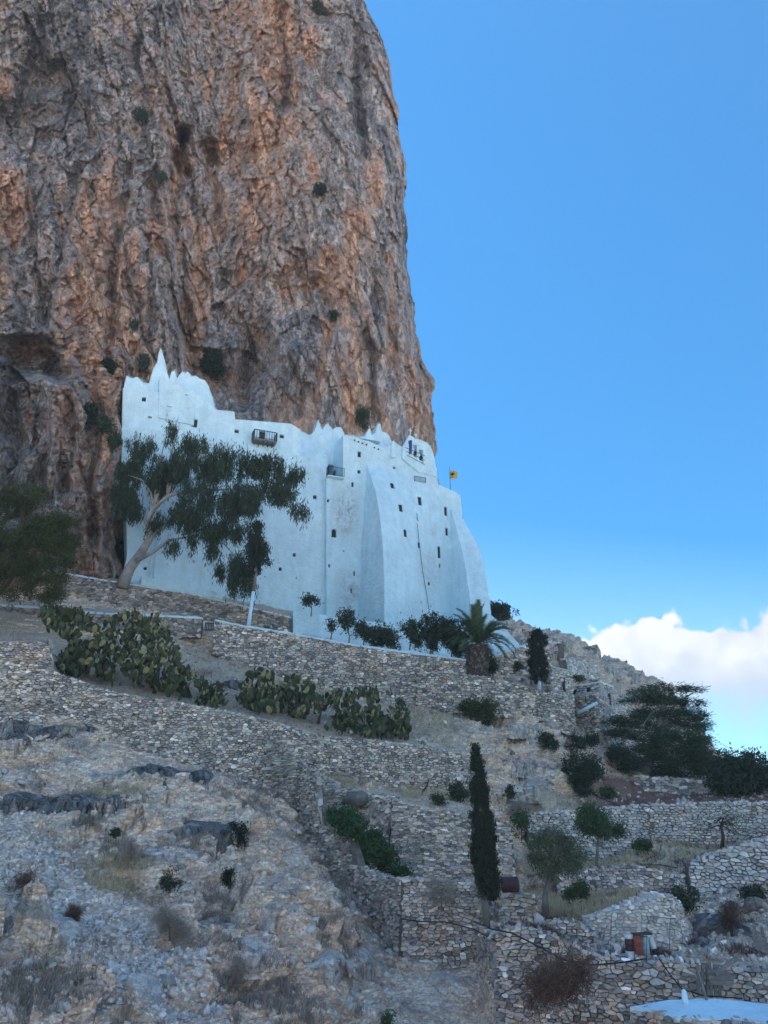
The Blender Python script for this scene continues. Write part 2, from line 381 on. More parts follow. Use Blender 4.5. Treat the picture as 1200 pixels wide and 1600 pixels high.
m_bark = plain('grey_bark', (.20, .18, .16), .9, .1, .5, 3)
m_bark_d = plain('dark_bark', (.075, .06, .05), .9, .1, .4, 3)
m_palebark = plain('peeling_bark', (.34, .31, .28), .8, .2, .5, 1.2)
m_twig = plain('dry_twig', (.20, .165, .14), .95, .1, .4, 3)
def leaf_mat(name, c1, c2, rough=.6, trans=.25, obj=False):
    m, nt, b = mat(name, rough, .3)
    gi = N(nt, 'ShaderNodeNewGeometry'); r = gi.outputs['Random Per Island']
    if obj: r = M_(nt, 'FRACT', M_(nt, 'ADD', r, N(nt, 'ShaderNodeObjectInfo').outputs['Random']))
    n = noise(nt, pos(nt), .9, 3)
    f = M_(nt, 'MULTIPLY_ADD', M_(nt, 'SUBTRACT', n, .5), 1.2, r, clamp=True)
    c = mixc(nt, f, c1, c2)
    if name == 'cactus_pad': c = mixc(nt, ramp(nt, M_(nt, 'FRACT', M_(nt, 'MULTIPLY', r, 7.7)), [(.82, 0), (.86, 1)], 'CONSTANT'), c, (.27, .24, .11))
    put(nt, b, c)
    out = [x for x in nt.nodes if x.type == 'OUTPUT_MATERIAL'][0]
    tr = N(nt, 'ShaderNodeBsdfTranslucent', {0: c}); mxs = N(nt, 'ShaderNodeMixShader', {0: trans, 1: b, 2: tr})
    nt.links.new(mxs.outputs[0], out.inputs[0]); return m
l_euc = leaf_mat('eucalyptus_leaf', (0.022, 0.043, 0.029), (0.075, 0.110, 0.060))
l_pine = leaf_mat('pine_needle', (0.027, 0.047, 0.016), (0.094, 0.116, 0.039))
l_bpine = leaf_mat('far_pine_needle', (0.035, 0.064, 0.040), (0.099, 0.142, 0.070))
l_cyp = leaf_mat('cypress_leaf', (0.011, 0.022, 0.015), (0.037, 0.054, 0.035))
l_olive = leaf_mat('olive_leaf', (0.067, 0.092, 0.059), (0.200, 0.233, 0.141))
l_green = leaf_mat('shrub_leaf', (0.036, 0.072, 0.032), (0.109, 0.174, 0.072))
l_dark = leaf_mat('dark_shrub_leaf', (0.026, 0.046, 0.033), (0.073, 0.103, 0.061))
l_vine = leaf_mat('creeper_leaf', (0.029, 0.072, 0.032), (0.080, 0.167, 0.065))
l_brown = leaf_mat('dead_shrub_twig', (.10, .055, .045), (.22, .13, .10))
l_dry = leaf_mat('dry_shrub_twig', (.26, .21, .17), (.50, .42, .35))
l_palm = leaf_mat('palm_leaflet', (0.043, 0.080, 0.043), (0.123, 0.189, 0.087))
l_cact = leaf_mat('cactus_pad', (0.024, 0.041, 0.019), (0.102, 0.116, 0.048), .65, .05, True)
l_straw = leaf_mat('dry_grass_blade', (.40, .30, .18), (.70, .58, .38))
# ------------------------------------------------------------------ the hillside: terraces as a stack of profile lines (px, py, distance)
def lv(*a): return np.array(a, float)
LEV = [
 lv((-250,2500,6),(600,2500,6),(1450,2500,6)),
 lv((-250,1900,13),(600,1900,14),(1450,1900,13)),
 lv((-250,1660,20),(0,1640,20),(300,1640,22),(600,1640,26.5),(745,1640,27),(780,1640,25.4),(900,1640,25),(1060,1640,24.6),(1200,1640,24),(1450,1640,23.5)),
 lv((-250,1440,26),(0,1450,26),(300,1450,28),(450,1480,30),(560,1500,31.4),(600,1512,31.8),(640,1505,32),(745,1500,32),(772,1470,27.5),(800,1452,26.3),(860,1466,25.8),(930,1496,25.4),(1060,1507,25),(1110,1512,24.8),(1200,1517,24.4),(1450,1530,24)),
 lv((-250,1280,33),(0,1290,33),(200,1290,34),(300,1330,34.5),(400,1335,36),(450,1330,38),(500,1362,39.3),(560,1405,37.3),(605,1480,34.0),(625,1480,32.8),(640,1440,32.8),(745,1440,32.8),(790,1440,33),(850,1446,31),(915,1490,30.4),(935,1499,29.3),(990,1494,29),(1050,1484,29.6),(1075,1474,31),(1120,1452,32),(1200,1448,31.5),(1450,1440,30)),
 lv((-250,1200,38),(0,1205,38),(200,1212,39),(400,1262,40.5),(500,1310,41.5),(550,1350,41),(600,1372,40),(640,1376,33.5),(745,1383,33.5),(800,1402,34),(850,1422,34.5),(915,1430,32),(935,1427,30.6),(990,1411,30.3),(1050,1398,30.9),(1075,1408,33),(1120,1420,36.5),(1200,1404,36.5),(1450,1400,35)),
 lv((-250,1120,42.5),(0,1125,42.8),(60,1125,42.8),(180,1160,43.2),(340,1203,44),(430,1245,44),(470,1300,43),(520,1330,43),(610,1365,41.6),(620,1365,41.4),(740,1388,41.3),(800,1392,41.6),(850,1400,41.6),(890,1399,41.3),(985,1394,41.3),(1060,1404,41.3),(1200,1392,40.6),(1450,1390,40.4)),
 lv((-250,1080,43.2),(0,1085,43.3),(60,1088,43.3),(180,1120,43.7),(350,1165,44.5),(430,1190,44.6),(480,1215,45),(520,1222,45),(610,1250,42.6),(620,1255,42),(740,1276,41.9),(800,1335,42.6),(850,1362,42.2),(890,1364,41.9),(985,1354,41.9),(1070,1368,41.9),(1140,1345,42),(1200,1322,42.2),(1450,1315,42)),
 lv((-250,1040,44),(0,1045,44),(80,1065,44),(180,1098,44.2),(350,1140,45),(430,1165,45.2),(490,1195,46),(520,1209,46.2),(600,1226,46.8),(740,1240,47.2),(800,1325,47),(840,1332,49.2),(950,1347,49.2),(1010,1307,49.6),(1100,1320,49),(1200,1307,48.3),(1450,1300,47.3)),
 lv((-250,995,45),(0,1004,44.6),(74,1012,44.6),(86,1054,44.9),(165,1080,45.2),(230,1092,45.3),(350,1112,46.2),(440,1132,46.3),(520,1152,47.2),(640,1163,47.7),(730,1180,48),(790,1262,50),(840,1272,50.6),(940,1264,50.6),(1060,1257,50.8),(1190,1254,50.2),(1450,1250,48)),
 lv((-250,985,57),(0,990,57),(60,990,59),(150,998,60),(270,992,61.6),(300,1012,62),(380,1037,62),(450,1062,62),(600,1095,62),(700,1107,62),(800,1117,63),(860,1140,63.5),(880,1185,62.5),(900,1240,58),(1010,1240,60),(1120,1243,60),(1200,1245,56),(1450,1241,52)),
 lv((-250,935,60),(0,948,61.6),(100,957,62.3),(300,968,63),(455,992,63),(560,1011,63.5),(725,1032,64),(760,1057,64),(840,1077,65),(880,1098,64),(896,1140,62.5),(930,1158,64),(965,1176,66),(990,1187,67),(1050,1212,65),(1120,1223,64),(1200,1237,58),(1450,1235,54)),
 lv((-250,925,66),(0,935,67),(100,950,68.6),(300,966,70.2),(455,993,71),(560,1015,70),(725,1037,70),(800,1032,72),(880,1076,76),(900,1100,77),(940,1124,80),(1000,1150,80),(1060,1190,76),(1120,1212,70),(1200,1228,64),(1450,1232,58)),
 lv((-250,885,69),(0,892,69.6),(100,897,70.4),(300,930,71.6),(430,957,74),(560,1008,78),(725,1030,82),(800,1012,86),(860,1010,92),(900,1030,96),(1000,1085,99),(1060,1140,96),(1120,1195,85),(1200,1222,72),(1450,1230,62)),
 lv((-250,880,76),(0,885,77),(190,900,79),(455,940,86),(600,960,92),(740,955,100),(757,930,103),(775,950,105),(800,966,108),(835,985,111),(860,992,113),(890,997,114),(905,1008,115),(935,1030,116),(965,1034,117),(985,1050,118),(1000,1053,118),(1020,1070,118),(1040,1078,118),(1080,1125,112),(1120,1185,98),(1200,1220,80),(1450,1229,66)),
 lv((-250,900,110),(600,990,130),(900,1040,150),(1000,1085,155),(1100,1190,150),(1200,1240,130),(1450,1245,110)),
 lv((-250,1235,300),(600,1260,330),(1450,1290,300)),
]
ROWS = [4, 30, 130, 108, 76, 46, 42, 30, 22, 40, 36, 26, 22, 26, 44, 6, 4]
#        roughness of the rock (displacement in m) along each line, by px
AMP = [
 ((-250,.2),(1450,.2)), ((-250,.5),(1450,.3)),
 ((-250,1.2),(500,1.2),(620,.5),(750,.1),(1450,.1)),
 ((-250,1.2),(500,1.1),(600,.4),(750,.1),(1080,.1),(1450,.15)),
 ((-250,1.2),(480,.9),(600,.2),(850,.08),(1060,.08),(1130,.45),(1450,.4)),
 ((-250,1.0),(450,.7),(520,.15),(740,.1),(1060,.08),(1120,.45),(1450,.4)),
 ((-250,.45),(420,.3),(500,.1),(750,.25),(900,.05),(1060,.1),(1450,.3)),
 ((-250,.1),(500,.1),(750,.2),(830,.3),(900,.05),(1060,.1),(1200,.25),(1450,.2)),
 ((-250,.1),(500,.1),(740,.25),(800,.5),(850,.1),(1450,.1)),
 ((-250,.1),(500,.1),(730,.4),(780,1.3),(850,.2),(900,.08),(1450,.06)),
 ((-250,.25),(300,.2),(700,.15),(790,1.6),(880,1.4),(910,.1),(1450,.1)),
 ((-250,.1),(720,.05),(900,.12),(975,.2),(1000,.8),(1060,.4),(1450,.15)),
 ((-250,.1),(780,.1),(880,.25),(960,.25),(1010,.7),(1060,.5),(1450,.2)),
 ((-250,.1),(700,.1),(820,1.3),(1000,1.6),(1100,1.0),(1450,.3)),
 ((-250,.3),(730,.4),(800,.8),(1000,.9),(1100,.5),(1450,.3)),
 ((-250,1),(1450,1)), ((-250,1),(1450,1)),
]
PXC = np.concatenate([np.arange(-250, 0, 6.), np.arange(0, 1200, 2.15), np.arange(1200, 1451, 6.)])
rows_py = []; rows_Y = []; rows_a = []; rows_l = []
for i in range(len(LEV)):
    py = np.interp(PXC, LEV[i][:, 0], LEV[i][:, 1]); Yv = np.interp(PXC, LEV[i][:, 0], LEV[i][:, 2])
    A = np.interp(PXC, [q[0] for q in AMP[i]], [q[1] for q in AMP[i]])
    if i:
        n = ROWS[i-1]
        z0 = Pn(PXC, ppy, pY); z1 = Pn(PXC, py, Yv)
        for k in range(n):
            f = k/n; q = z0*(1-f)+z1*f
            a, b_ = proj(q); rows_py.append(b_); rows_Y.append(q[:, 1]); rows_a.append(pA*(1-f)+A*f); rows_l.append(np.full(len(PXC), i-1+f))
            # (px stays the column's own: straight lines in depth keep their column)
    ppy, pY, pA = py, Yv, A
rows_py.append(py); rows_Y.append(Yv); rows_a.append(A); rows_l.append(np.full(len(PXC), len(LEV)-1.))
GPY = np.array(rows_py); GY = np.array(rows_Y); GA = np.array(rows_a); GL = np.array(rows_l); GPX = np.broadcast_to(PXC, GPY.shape)
G0 = Pn(GPX, GPY, GY)
def grid_normals(G):
    du = np.gradient(G, axis=1); dv = np.gradient(G, axis=0); n = np.cross(du, dv)
    n /= np.linalg.norm(n, axis=-1, keepdims=True)+1e-9
    return n
def blur(a, k):
    for ax in (0, 1):
        pad = [(0, 0)]*a.ndim; pad[ax] = (k, k); b_ = np.pad(a, pad, mode='edge'); c = np.cumsum(b_, axis=ax)
        s1 = [slice(None)]*a.ndim; s2 = [slice(None)]*a.ndim
        s1[ax] = slice(2*k, None); s2[ax] = slice(0, c.shape[ax]-2*k)
        a = (c[tuple(s1)]-c[tuple(s2)])/(2*k)
    return a
NR = grid_normals(G0); NB = blur(NR, 6); NB /= np.linalg.norm(NB, axis=-1, keepdims=True)+1e-9
if NB[300, 300, 2] < 0: NB = -NB
# bedding planes dip to the left and away, so blocks are wide and flat
def rot(p, ax, ay):
    ca, sa, cb, sb = math.cos(ax), math.sin(ax), math.cos(ay), math.sin(ay)
    x, y, z = p[..., 0], p[..., 1], p[..., 2]
    x, z = x*cb+z*sb, -x*sb+z*cb; y, z = y*ca-z*sa, y*sa+z*ca
    return np.stack([x, y, z], -1)
qr = rot(G0, R(10), R(-16))
f1, _ = facets(qr*np.array([.22, .22, .42]), 3); f2, e2 = facets(qr*np.array([.7, .7, 1.5])+fbm(G0*.4, 2, 9)[..., None]*.5, 13)
f3, _ = facets(qr*np.array([2.0, 2.0, 4.2]), 23, 1.2)
lay_ = qr[..., 2]*1.1+fbm(G0*.15, 3, 5)*1.2; stp = (lay_-np.floor(lay_)); stp = np.where(stp < .8, stp/.8, (1-stp)/.2)
scree_zone = np.clip(1-np.abs((GPX-(-20+(GPY-1280)*.95))/150.), 0, 1)*((GPY > 1240) & (GPX < 460))
scree_zone = np.clip(scree_zone*1.6+.9*fbm(G0*.25, 3, 77), 0, 1)*((GPY > 1230) & (GPX < 520))
disp = GA*(f1*.75+f2*.42+f3*.15+stp*.5+fbm(G0*.9, 3, 31)*.2)
disp = disp*(1-.75*scree_zone)+fbm(G0*2.3, 3, 41)*.05+fbm(G0*.35, 3, 43)*.12*(GL > 2)
G1 = G0+NB*disp[..., None]
lift = -.03; G1[..., 2] += lift
nr, nc = G1.shape[:2]
idx = np.arange(nr*nc).reshape(nr, nc)
quads = np.stack([idx[:-1, :-1], idx[:-1, 1:], idx[1:, 1:], idx[1:, :-1]], -1).reshape(-1, 4)
red = ((GL > 8.8) & (GL < 10.4) & (GPX > 900)).astype(float)
straw = np.zeros_like(red)
for (cx, cy, rx, ry) in ((150,1240,80,20), (585, 1215, 90, 20), (680, 1240, 70, 16), (690, 1120, 60, 40), (940, 1340, 130, 40), (900, 1410, 110, 30), (1000, 1370, 90, 20), (960, 1470, 60, 20), (870, 1255, 60, 20), (180, 1375, 50, 30), (560, 1080, 200, 25), (1060,1330,140,25), (900,1240,70,16)):
    straw = np.maximum(straw, np.exp(-(((GPX-cx)/rx)**2+((GPY-cy)/ry)**2)*1.2))
hill = link('hillside', np_mesh('hillside', G1, quads, m_hill, False, {'scree': scree_zone, 'red': blur(red, 3), 'straw': straw, 'rocky': np.clip(GA*1.3-.15+((GPX>600)&(GPX<750)&(GPY>1490)), 0, 1)}))
tag(hill, kind='structure')
GQX, GQY = proj(G1)
def S(px, py, up=0.0):
    """point of the built hillside seen at a pixel (nearest surface first)"""
    d = (GQX-px)**2+(GQY-py)**2
    m = d < 16
    if not m.any(): i = d.argmin()
    else: i = np.where(m, G1[..., 1], 9e9).argmin()
    p = G1.reshape(-1, 3)[i]; return Vector((p[0], p[1], p[2]+up))
# the sea far below, to the horizon
mb = MB(); mb.add([(-700, -640, -262), (1500, -640, -262), (1500, 1500, -262), (-700, 1500, -262)], [(0, 1, 2, 3)])
m_sea, nt, b = mat('sea_water', .25, .5); put(nt, b, (.03, .09, .15), noise(nt, pos(nt), .05, 6), .4, 2.0)
tag(mb.build('sea', m_sea), kind='structure')
# unseen ground under and behind the viewer, made pale to bounce sunlight
xs_ = np.linspace(-600, 700, 81); ys_ = np.linspace(-600, 7, 51); gx_, gy_ = np.meshgrid(xs_, ys_)
gz_ = -6.6+np.minimum(0, gy_-7)*.24; g3 = np.stack([gx_, gy_, gz_], -1); g3[..., 2] += np.where(gy_ < -20, fbm(g3*.012, 4, 201)*9, 0)
ix = np.arange(gx_.size).reshape(gx_.shape)
tag(link('lower_hillside', np_mesh('lower_hillside', g3, np.stack([ix[:-1, :-1], ix[:-1, 1:], ix[1:, 1:], ix[1:, :-1]], -1).reshape(-1, 4), m_hill, False, {'scree': np.ones(gx_.size)*.8})), kind='structure')

# ------------------------------------------------------------------ the cliff
CPX = np.concatenate([np.arange(-700, 0, 9.), np.arange(0, 742, 1.6)])
CPY = np.concatenate([np.arange(1010, 0, -1.7), np.arange(0, -420, -6.)])
cpx, cpy = np.meshgrid(CPX, CPY)
lo = np.interp(cpx+fbm(np.stack([cpy*.03, cpx*0, cpx*.01], -1), 4, 141)*13*((cpx>150)&(cpx<240)), [-700, -450, -250, 0, 120, 184, 204, 300, 400, 500, 600, 690, 742], [38, 48, 58, 66.5, 69.5, 72, 82, 86, 89, 92, 95.5, 101, 120])
hi = np.interp(cpx, [-700, -450, -250, 0, 150, 255, 300, 345, 430, 540, 600, 640, 742], [40, 50, 62, 72, 77.5, 82, 88, 89.5, 88, 89, 93, 97, 118])
w = np.clip((cpy-500)/130, 0, 1); w = w*w*(3-2*w)
Yc = lo*w+hi*(1-w)+np.clip(600-cpy, 0, 2000)*.014
Yc = Yc+np.clip((cpy-897)/20, 0, 4)*1.6*(cpx < 215)
# silhouette on the right
sil = np.interp(cpy, [-420, -200, 0, 60, 170, 260, 340, 410, 480, 560, 590, 680, 725, 760, 1010], [430, 510, 570, 601, 621, 632, 633, 637, 647, 658, 677, 679, 683, 688, 700])
sil_n = sil+fbm(np.stack([cpy*.05, cpy*0, cpy*0], -1), 4, 61)*6
over = np.clip((cpx-(sil_n-26))/26, 0, None)
Yc = Yc+np.where(over > 0, over**2*3.0, 0)
sx = np.where(cpx > sil_n, sil_n-(cpx-sil_n)*.5, cpx)       # past the edge the face turns back into the mountain
Yc = Yc+np.where(cpx > sil_n, (cpx-sil_n)*1.1, 0)
C0 = Pn(sx, cpy, Yc)
dents = [(288,212,15,14,9),(283,262,9,38,4),(330,245,9,42,3.5),(372,245,55,28,2.5),(50,560,40,30,7),(85,575,20,24,6),(30,545,20,16,3),(28,640,42,70,4),(395,560,26,60,6),(350,620,30,50,3),(440,470,120,60,3),(120,880,30,60,3),(20,190,60,50,4),(180,860,20,60,4),(62,120,50,26,3),(100,745,14,46,2),(500,20,22,18,2),(450,140,14,60,2.5),(560,120,10,90,1.6),(575,560,28,40,1.8),(125,520,8,80,1.6),(175,480,7,130,1.4),(240,330,10,60,1.6),(210,260,18,20,1.4),(610,500,14,90,1.3)]
dd = np.zeros_like(cpx)
wx = fbm(C0*.25, 4, 71)*26; wy = fbm(C0*.25, 4, 75)*26
for a, b_, c, d_, e in dents:
    dd += e*np.exp(-(((cpx+wx-a)/c)**2+((cpy+wy-b_)/d_)**2)**1.6)
q = rot(C0, R(0), R(20)*1.0); q2 = rot(C0, R(6), R(-10))
F1, E1 = facets(q*np.array([.095, .095, .020])+fbm(C0*.05, 3, 81)[..., None]*.5, 51, 1.1)
F2, E2 = facets(q*np.array([.30, .30, .075])+fbm(C0*.15, 3, 83)[..., None]*.45, 61, 1.1)
F3, E3 = facets(q2*np.array([.8, .8, .30])+fbm(C0*.4, 2, 85)[..., None]*.4, 71, 1.1)
F4, E4 = facets(q2*np.array([2.0, 2.0, 1.5]), 91, 1.3)
ribs = fbm(q*np.array([.16, .16, .028]), 4, 101, .5, True)
rs_ = 1-.45*np.clip((cpx-420)/120, 0, 1)
Dc = -dd*1.35+rs_*(F1*1.7+F2*.95+F3*.55+F4*.34)+ribs*1.0-.5*np.exp(-E2*16)-.3*np.exp(-E3*14)+fbm(C0*np.array([1.6, 1.6, .9]), 3, 111)*.22
# strata on the lower left part of the cliff
ls = np.exp(-(((cpx-110)/110)**4+((cpy-720)/130)**4)); lz = C0[..., 2]*1.0-C0[..., 0]*.25+fbm(C0*.3, 4, 121)*1.6; lz = lz-np.floor(lz)
Dc += ls*((np.where(lz < .75, .2, -.25)+lz*.2)*(.4+.9*np.clip(fbm(C0*.35, 3, 127)+.5, 0, 1)))
fade = np.clip((cpx-150)/40, 0, 1)*np.clip((cpy-600)/60, 0, 1)       # quieter behind the buildings
Dc = Dc*(1-.6*fade)
jag = fbm(np.stack([cpx*.09, cpy*.09, cpx*0], -1), 3, 131)*5
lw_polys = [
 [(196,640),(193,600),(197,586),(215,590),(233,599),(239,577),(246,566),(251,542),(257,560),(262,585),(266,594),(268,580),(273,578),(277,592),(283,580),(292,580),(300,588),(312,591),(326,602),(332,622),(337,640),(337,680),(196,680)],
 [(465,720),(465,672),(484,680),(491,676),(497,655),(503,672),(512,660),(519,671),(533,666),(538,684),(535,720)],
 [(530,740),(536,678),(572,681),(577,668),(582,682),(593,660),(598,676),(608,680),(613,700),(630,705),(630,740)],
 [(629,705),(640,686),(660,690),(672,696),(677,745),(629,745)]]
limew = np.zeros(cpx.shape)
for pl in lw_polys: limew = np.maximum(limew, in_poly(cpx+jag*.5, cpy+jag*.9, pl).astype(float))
Dc = Dc*(1-.75*blur(limew, 5))
cracks = [([(445,0),(440,60),(455,110),(440,170),(428,250)],3.0,5),([(552,60),(556,130),(565,180),(572,260)],2.4,4),([(288,200),(278,260),(272,330),(282,400),(290,480),(305,560)],2.6,5),([(335,210),(340,270),(343,330),(352,400)],2.6,4),
 ([(205,240),(190,340),(180,430),(172,520),(176,590)],2.2,4),([(130,250),(110,330),(90,420),(70,520)],2.2,5),([(400,530),(386,590),(380,650)],3.4,7),([(460,560),(470,620),(466,660)],1.6,4),([(572,490),(582,600),(592,670)],2.2,4),([(225,0),(215,80),(232,160),(240,210)],2.2,4),
 ([(240,290),(233,380),(240,450),(236,540)],1.8,3),([(150,560),(155,650),(140,760),(146,860)],2.4,6),([(62,600),(72,720),(55,830)],3.0,7),([(20,590),(26,700),(14,800)],3.0,7),([(108,590),(112,700),(100,790)],2.4,5),([(370,330),(362,400),(350,470)],1.8,5),([(500,420),(520,500),(530,590)],1.8,4),([(60,0),(80,90),(130,180),(150,240)],2.4,6),([(640,400),(650,520),(660,600)],1.6,4),([(380,60),(372,150),(395,220)],1.8,5)]
jx = fbm(C0*.3, 3, 151)*9
for pl, dep, wd in cracks:
    ys_ = [q_[1] for q_ in pl]; xs_ = [q_[0] for q_ in pl]; cx_ = np.interp(cpy, ys_, xs_)+jx
    en = np.clip((cpy-ys_[0])/25, 0, 1)*np.clip((ys_[-1]-cpy)/25, 0, 1)
    g_ = (cpx-cx_)/wd; Dc -= dep*en*np.where(g_ > 0, np.exp(-g_**2), np.exp(-(g_/2.6)**2))
nv = vn(q*np.array([.24, .24, .022])+fbm(C0*.2, 3, 153)[..., None]*.25, 155); nv2 = vn(q*np.array([.6, .6, .07])+fbm(C0*.3, 3, 157)[..., None]*.3, 159)
Dc -= rs_*(1.0*np.exp(-(nv/.05)**2)+.5*np.exp(-(nv2/.08)**2))
K = 1-Dc/C0[..., 1]
C1 = C0*K[..., None]                                           # along the line of sight, which meets this face nearly square
C1[..., 0] += F3*.12
# keep the wall of rock off the buildings: never nearer than the facade behind px 196
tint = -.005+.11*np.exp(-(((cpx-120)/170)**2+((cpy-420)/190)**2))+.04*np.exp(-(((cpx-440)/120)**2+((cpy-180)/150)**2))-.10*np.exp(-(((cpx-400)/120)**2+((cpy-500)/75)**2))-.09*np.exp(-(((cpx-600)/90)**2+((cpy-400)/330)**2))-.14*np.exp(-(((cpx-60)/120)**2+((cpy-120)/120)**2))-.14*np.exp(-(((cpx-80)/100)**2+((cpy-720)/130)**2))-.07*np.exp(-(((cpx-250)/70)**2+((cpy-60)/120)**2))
nr2, nc2 = C1.shape[:2]; idx = np.arange(nr2*nc2).reshape(nr2, nc2)
cq = np.stack([idx[:-1, :-1], idx[:-1, 1:], idx[1:, 1:], idx[1:, :-1]], -1).reshape(-1, 4)
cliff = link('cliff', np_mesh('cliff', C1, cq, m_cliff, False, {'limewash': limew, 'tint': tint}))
tag(cliff, kind='structure')
# the mountain behind: top, back and far left, coarse
top = C1[-1]; edge = C1[:, -1]
V = []; F = []
step = top[::12]; n = len(step)
for k, (dy, dz) in enumerate(((0, 0), (12, 9), (45, 16), (130, 10), (300, -60), (420, -235))):
    for i, p in enumerate(step):
        g = fbm(np.array([p[0]*.02, dy*.02, 3.]), 3, 5)*6*(k > 0)
        V.append((p[0]-dy*.25, p[1]+dy, p[2]+dz+g))
for k in range(5):
    for i in range(n-1): F.append((k*n+i, k*n+i+1, (k+1)*n+i+1, (k+1)*n+i))
es = edge[::20]; o = len(V); ne = len(es)
for k, d in enumerate((0, 30, 90, 200)):
    for p in es: V.append((p[0]-d*.35, p[1]+d, p[2]))
for k in range(3):
    for i in range(ne-1): F.append((o+k*ne+i, o+k*ne+i+1, o+(k+1)*ne+i+1, o+(k+1)*ne+i))
le = C1[:, 0][::20]; o = len(V); nl = len(le)
for k, (dx, dy) in enumerate(((0, 0), (-40, -16), (-160, -30), (-400, 60))):
    for p in le: V.append((p[0]+dx, p[1]+dy, p[2]*(1 if k < 2 else .8)))
for k in range(3):
    for i in range(nl-1): F.append((o+k*nl+i, o+k*nl+i+1, o+(k+1)*nl+i+1, o+(k+1)*nl+i))
me = bpy.data.meshes.new('mountain'); me.from_pydata(V, [], F); me.materials.append(m_cliff); me.update()
tag(link('mountain', me), kind='structure')
CQX, CQY = proj(C1)
def SC(px, py):
    d = (CQX-px)**2+(CQY-py)**2; i = np.where(d < 16, C1[..., 1], 9e9).argmin() if (d < 16).any() else d.argmin()
    return Vector(C1.reshape(-1, 3)[i])
# ------------------------------------------------------------------ dry stone walls
def clip_poly(poly, mx_, my_, nx, ny):
    out = []; n = len(poly)
    for i in range(n):
        a = poly[i]; b_ = poly[(i+1) % n]
        da = (a[0]-mx_)*nx+(a[1]-my_)*ny; db = (b_[0]-mx_)*nx+(b_[1]-my_)*ny
        if da <= 0: out.append(a)
        if (da < 0 < db) or (db < 0 < da):
            t = da/(da-db); out.append((a[0]+(b_[0]-a[0])*t, a[1]+(b_[1]-a[1])*t))
    return out
def cells(L, z0, z1, w_, h_, jit, rnd, keep):
    """irregular coursed masonry: voronoi cells of a jittered running bond in a box L by (z0..z1); seeds outside keep() are not cut"""
    rows = int((z1-z0)/h_)+3; S_ = {}
    for r in range(-1, rows+1):
        off = rnd.random()*w_
        k = -2; x = -2*w_+off
        while x < L+2*w_:
            S_[(r, k)] = (x+rnd.uniform(-1, 1)*jit*w_, z0+(r+.5)*h_+rnd.uniform(-1, 1)*jit*h_)
            x += w_*rnd.uniform(.62, 1.45); k += 1
    for kk in list(S_):
        if rnd.random() < .13: del S_[kk]
    asp = w_/h_; rowlist = {}
    for (r, k), s in S_.items(): rowlist.setdefault(r, []).append(s)
    for r in rowlist: rowlist[r].sort()
    out = []
    import bisect
    for r in range(0, rows):
        for s in rowlist.get(r, []):
            if not keep(s[0], s[1]): continue
            sx_, sy = s[0], s[1]*asp
            b_ = 1.15*w_; poly = [(sx_-b_, sy-b_), (sx_+b_, sy-b_), (sx_+b_, sy+b_), (sx_-b_, sy+b_)]
            nb = []
            for rr in (r-2, r-1, r, r+1, r+2):
                lst = rowlist.get(rr)
                if not lst: continue
                i = bisect.bisect(lst, (sx_-2.3*w_, -1e9))
                while i < len(lst) and lst[i][0] < sx_+2.3*w_:
                    q_ = lst[i]; i += 1
                    if q_ is s: continue
                    nb.append(((q_[0]-sx_)**2+(q_[1]*asp-sy)**2, q_[0], q_[1]*asp))
            nb.sort()
            for d, qx_, qy_ in nb[:11]:
                poly = clip_poly(poly, (sx_+qx_)/2, (sy+qy_)/2, qx_-sx_, qy_-sy)
                if len(poly) < 3: break
            if len(poly) >= 3: out.append([(p[0], p[1]/asp) for p in poly])
    return out
def stone_shape(poly, rnd, gap, proud, size, rough=False):
    """verts in (a, z, out) and faces of one rounded stone"""
    # drop corners lying very close together
    q_ = []
    for p in poly:
        if not q_ or math.hypot(p[0]-q_[-1][0], p[1]-q_[-1][1]) > .12*size: q_.append(p)
    if len(q_) > 3 and math.hypot(q_[0][0]-q_[-1][0], q_[0][1]-q_[-1][1]) < .12*size: q_.pop()
    if len(q_) < 3: return None
    cx = sum(p[0] for p in q_)/len(q_); cz = sum(p[1] for p in q_)/len(q_)
    r0 = rnd.uniform(.0, proud); tx = rnd.uniform(-.45, .45); tz = rnd.uniform(-.55, .3)
    if rough:
        t_ = []
        for i in range(len(q_)):
            a = q_[i]; b_ = q_[(i+1) % len(q_)]; t_.append(a); e_ = math.hypot(a[0]-b_[0], a[1]-b_[1])
            if e_ > .55*size: t_.append(((a[0]+b_[0])/2+rnd.uniform(-.07, .07)*e_, (a[1]+b_[1])/2+rnd.uniform(-.07, .07)*e_))
        q_ = t_
    gap = gap*rnd.uniform(.3, 2.4)*(1 if not rough or rnd.random() > .12 else 2.2)
    n = len(q_); V = []
    for ring, (s, o) in enumerate(((1.0, -.10), (1.0, r0), (.84, r0+size*rnd.uniform(.08, .2)))):
        for p in q_:
            dx, dz = p[0]-cx, p[1]-cz; l = math.hypot(dx, dz)+1e-6
            k = s*max(.3, (l-gap)/l)
            j = 1+rnd.uniform(-.05, .05)
            V.append((cx+dx*k*j, cz+dz*k*j, o+((tx*dx+tz*dz)*(1 if ring > 1 else .6)+rnd.uniform(-.06, .06)*size if ring else 0)))
    F = []
    for k in range(2):
        for i in range(n): F.append((k*n+i, k*n+(i+1) % n, (k+1)*n+(i+1) % n, (k+1)*n+i))
    F.append(tuple(2*n+i for i in range(n)))
    return V, F
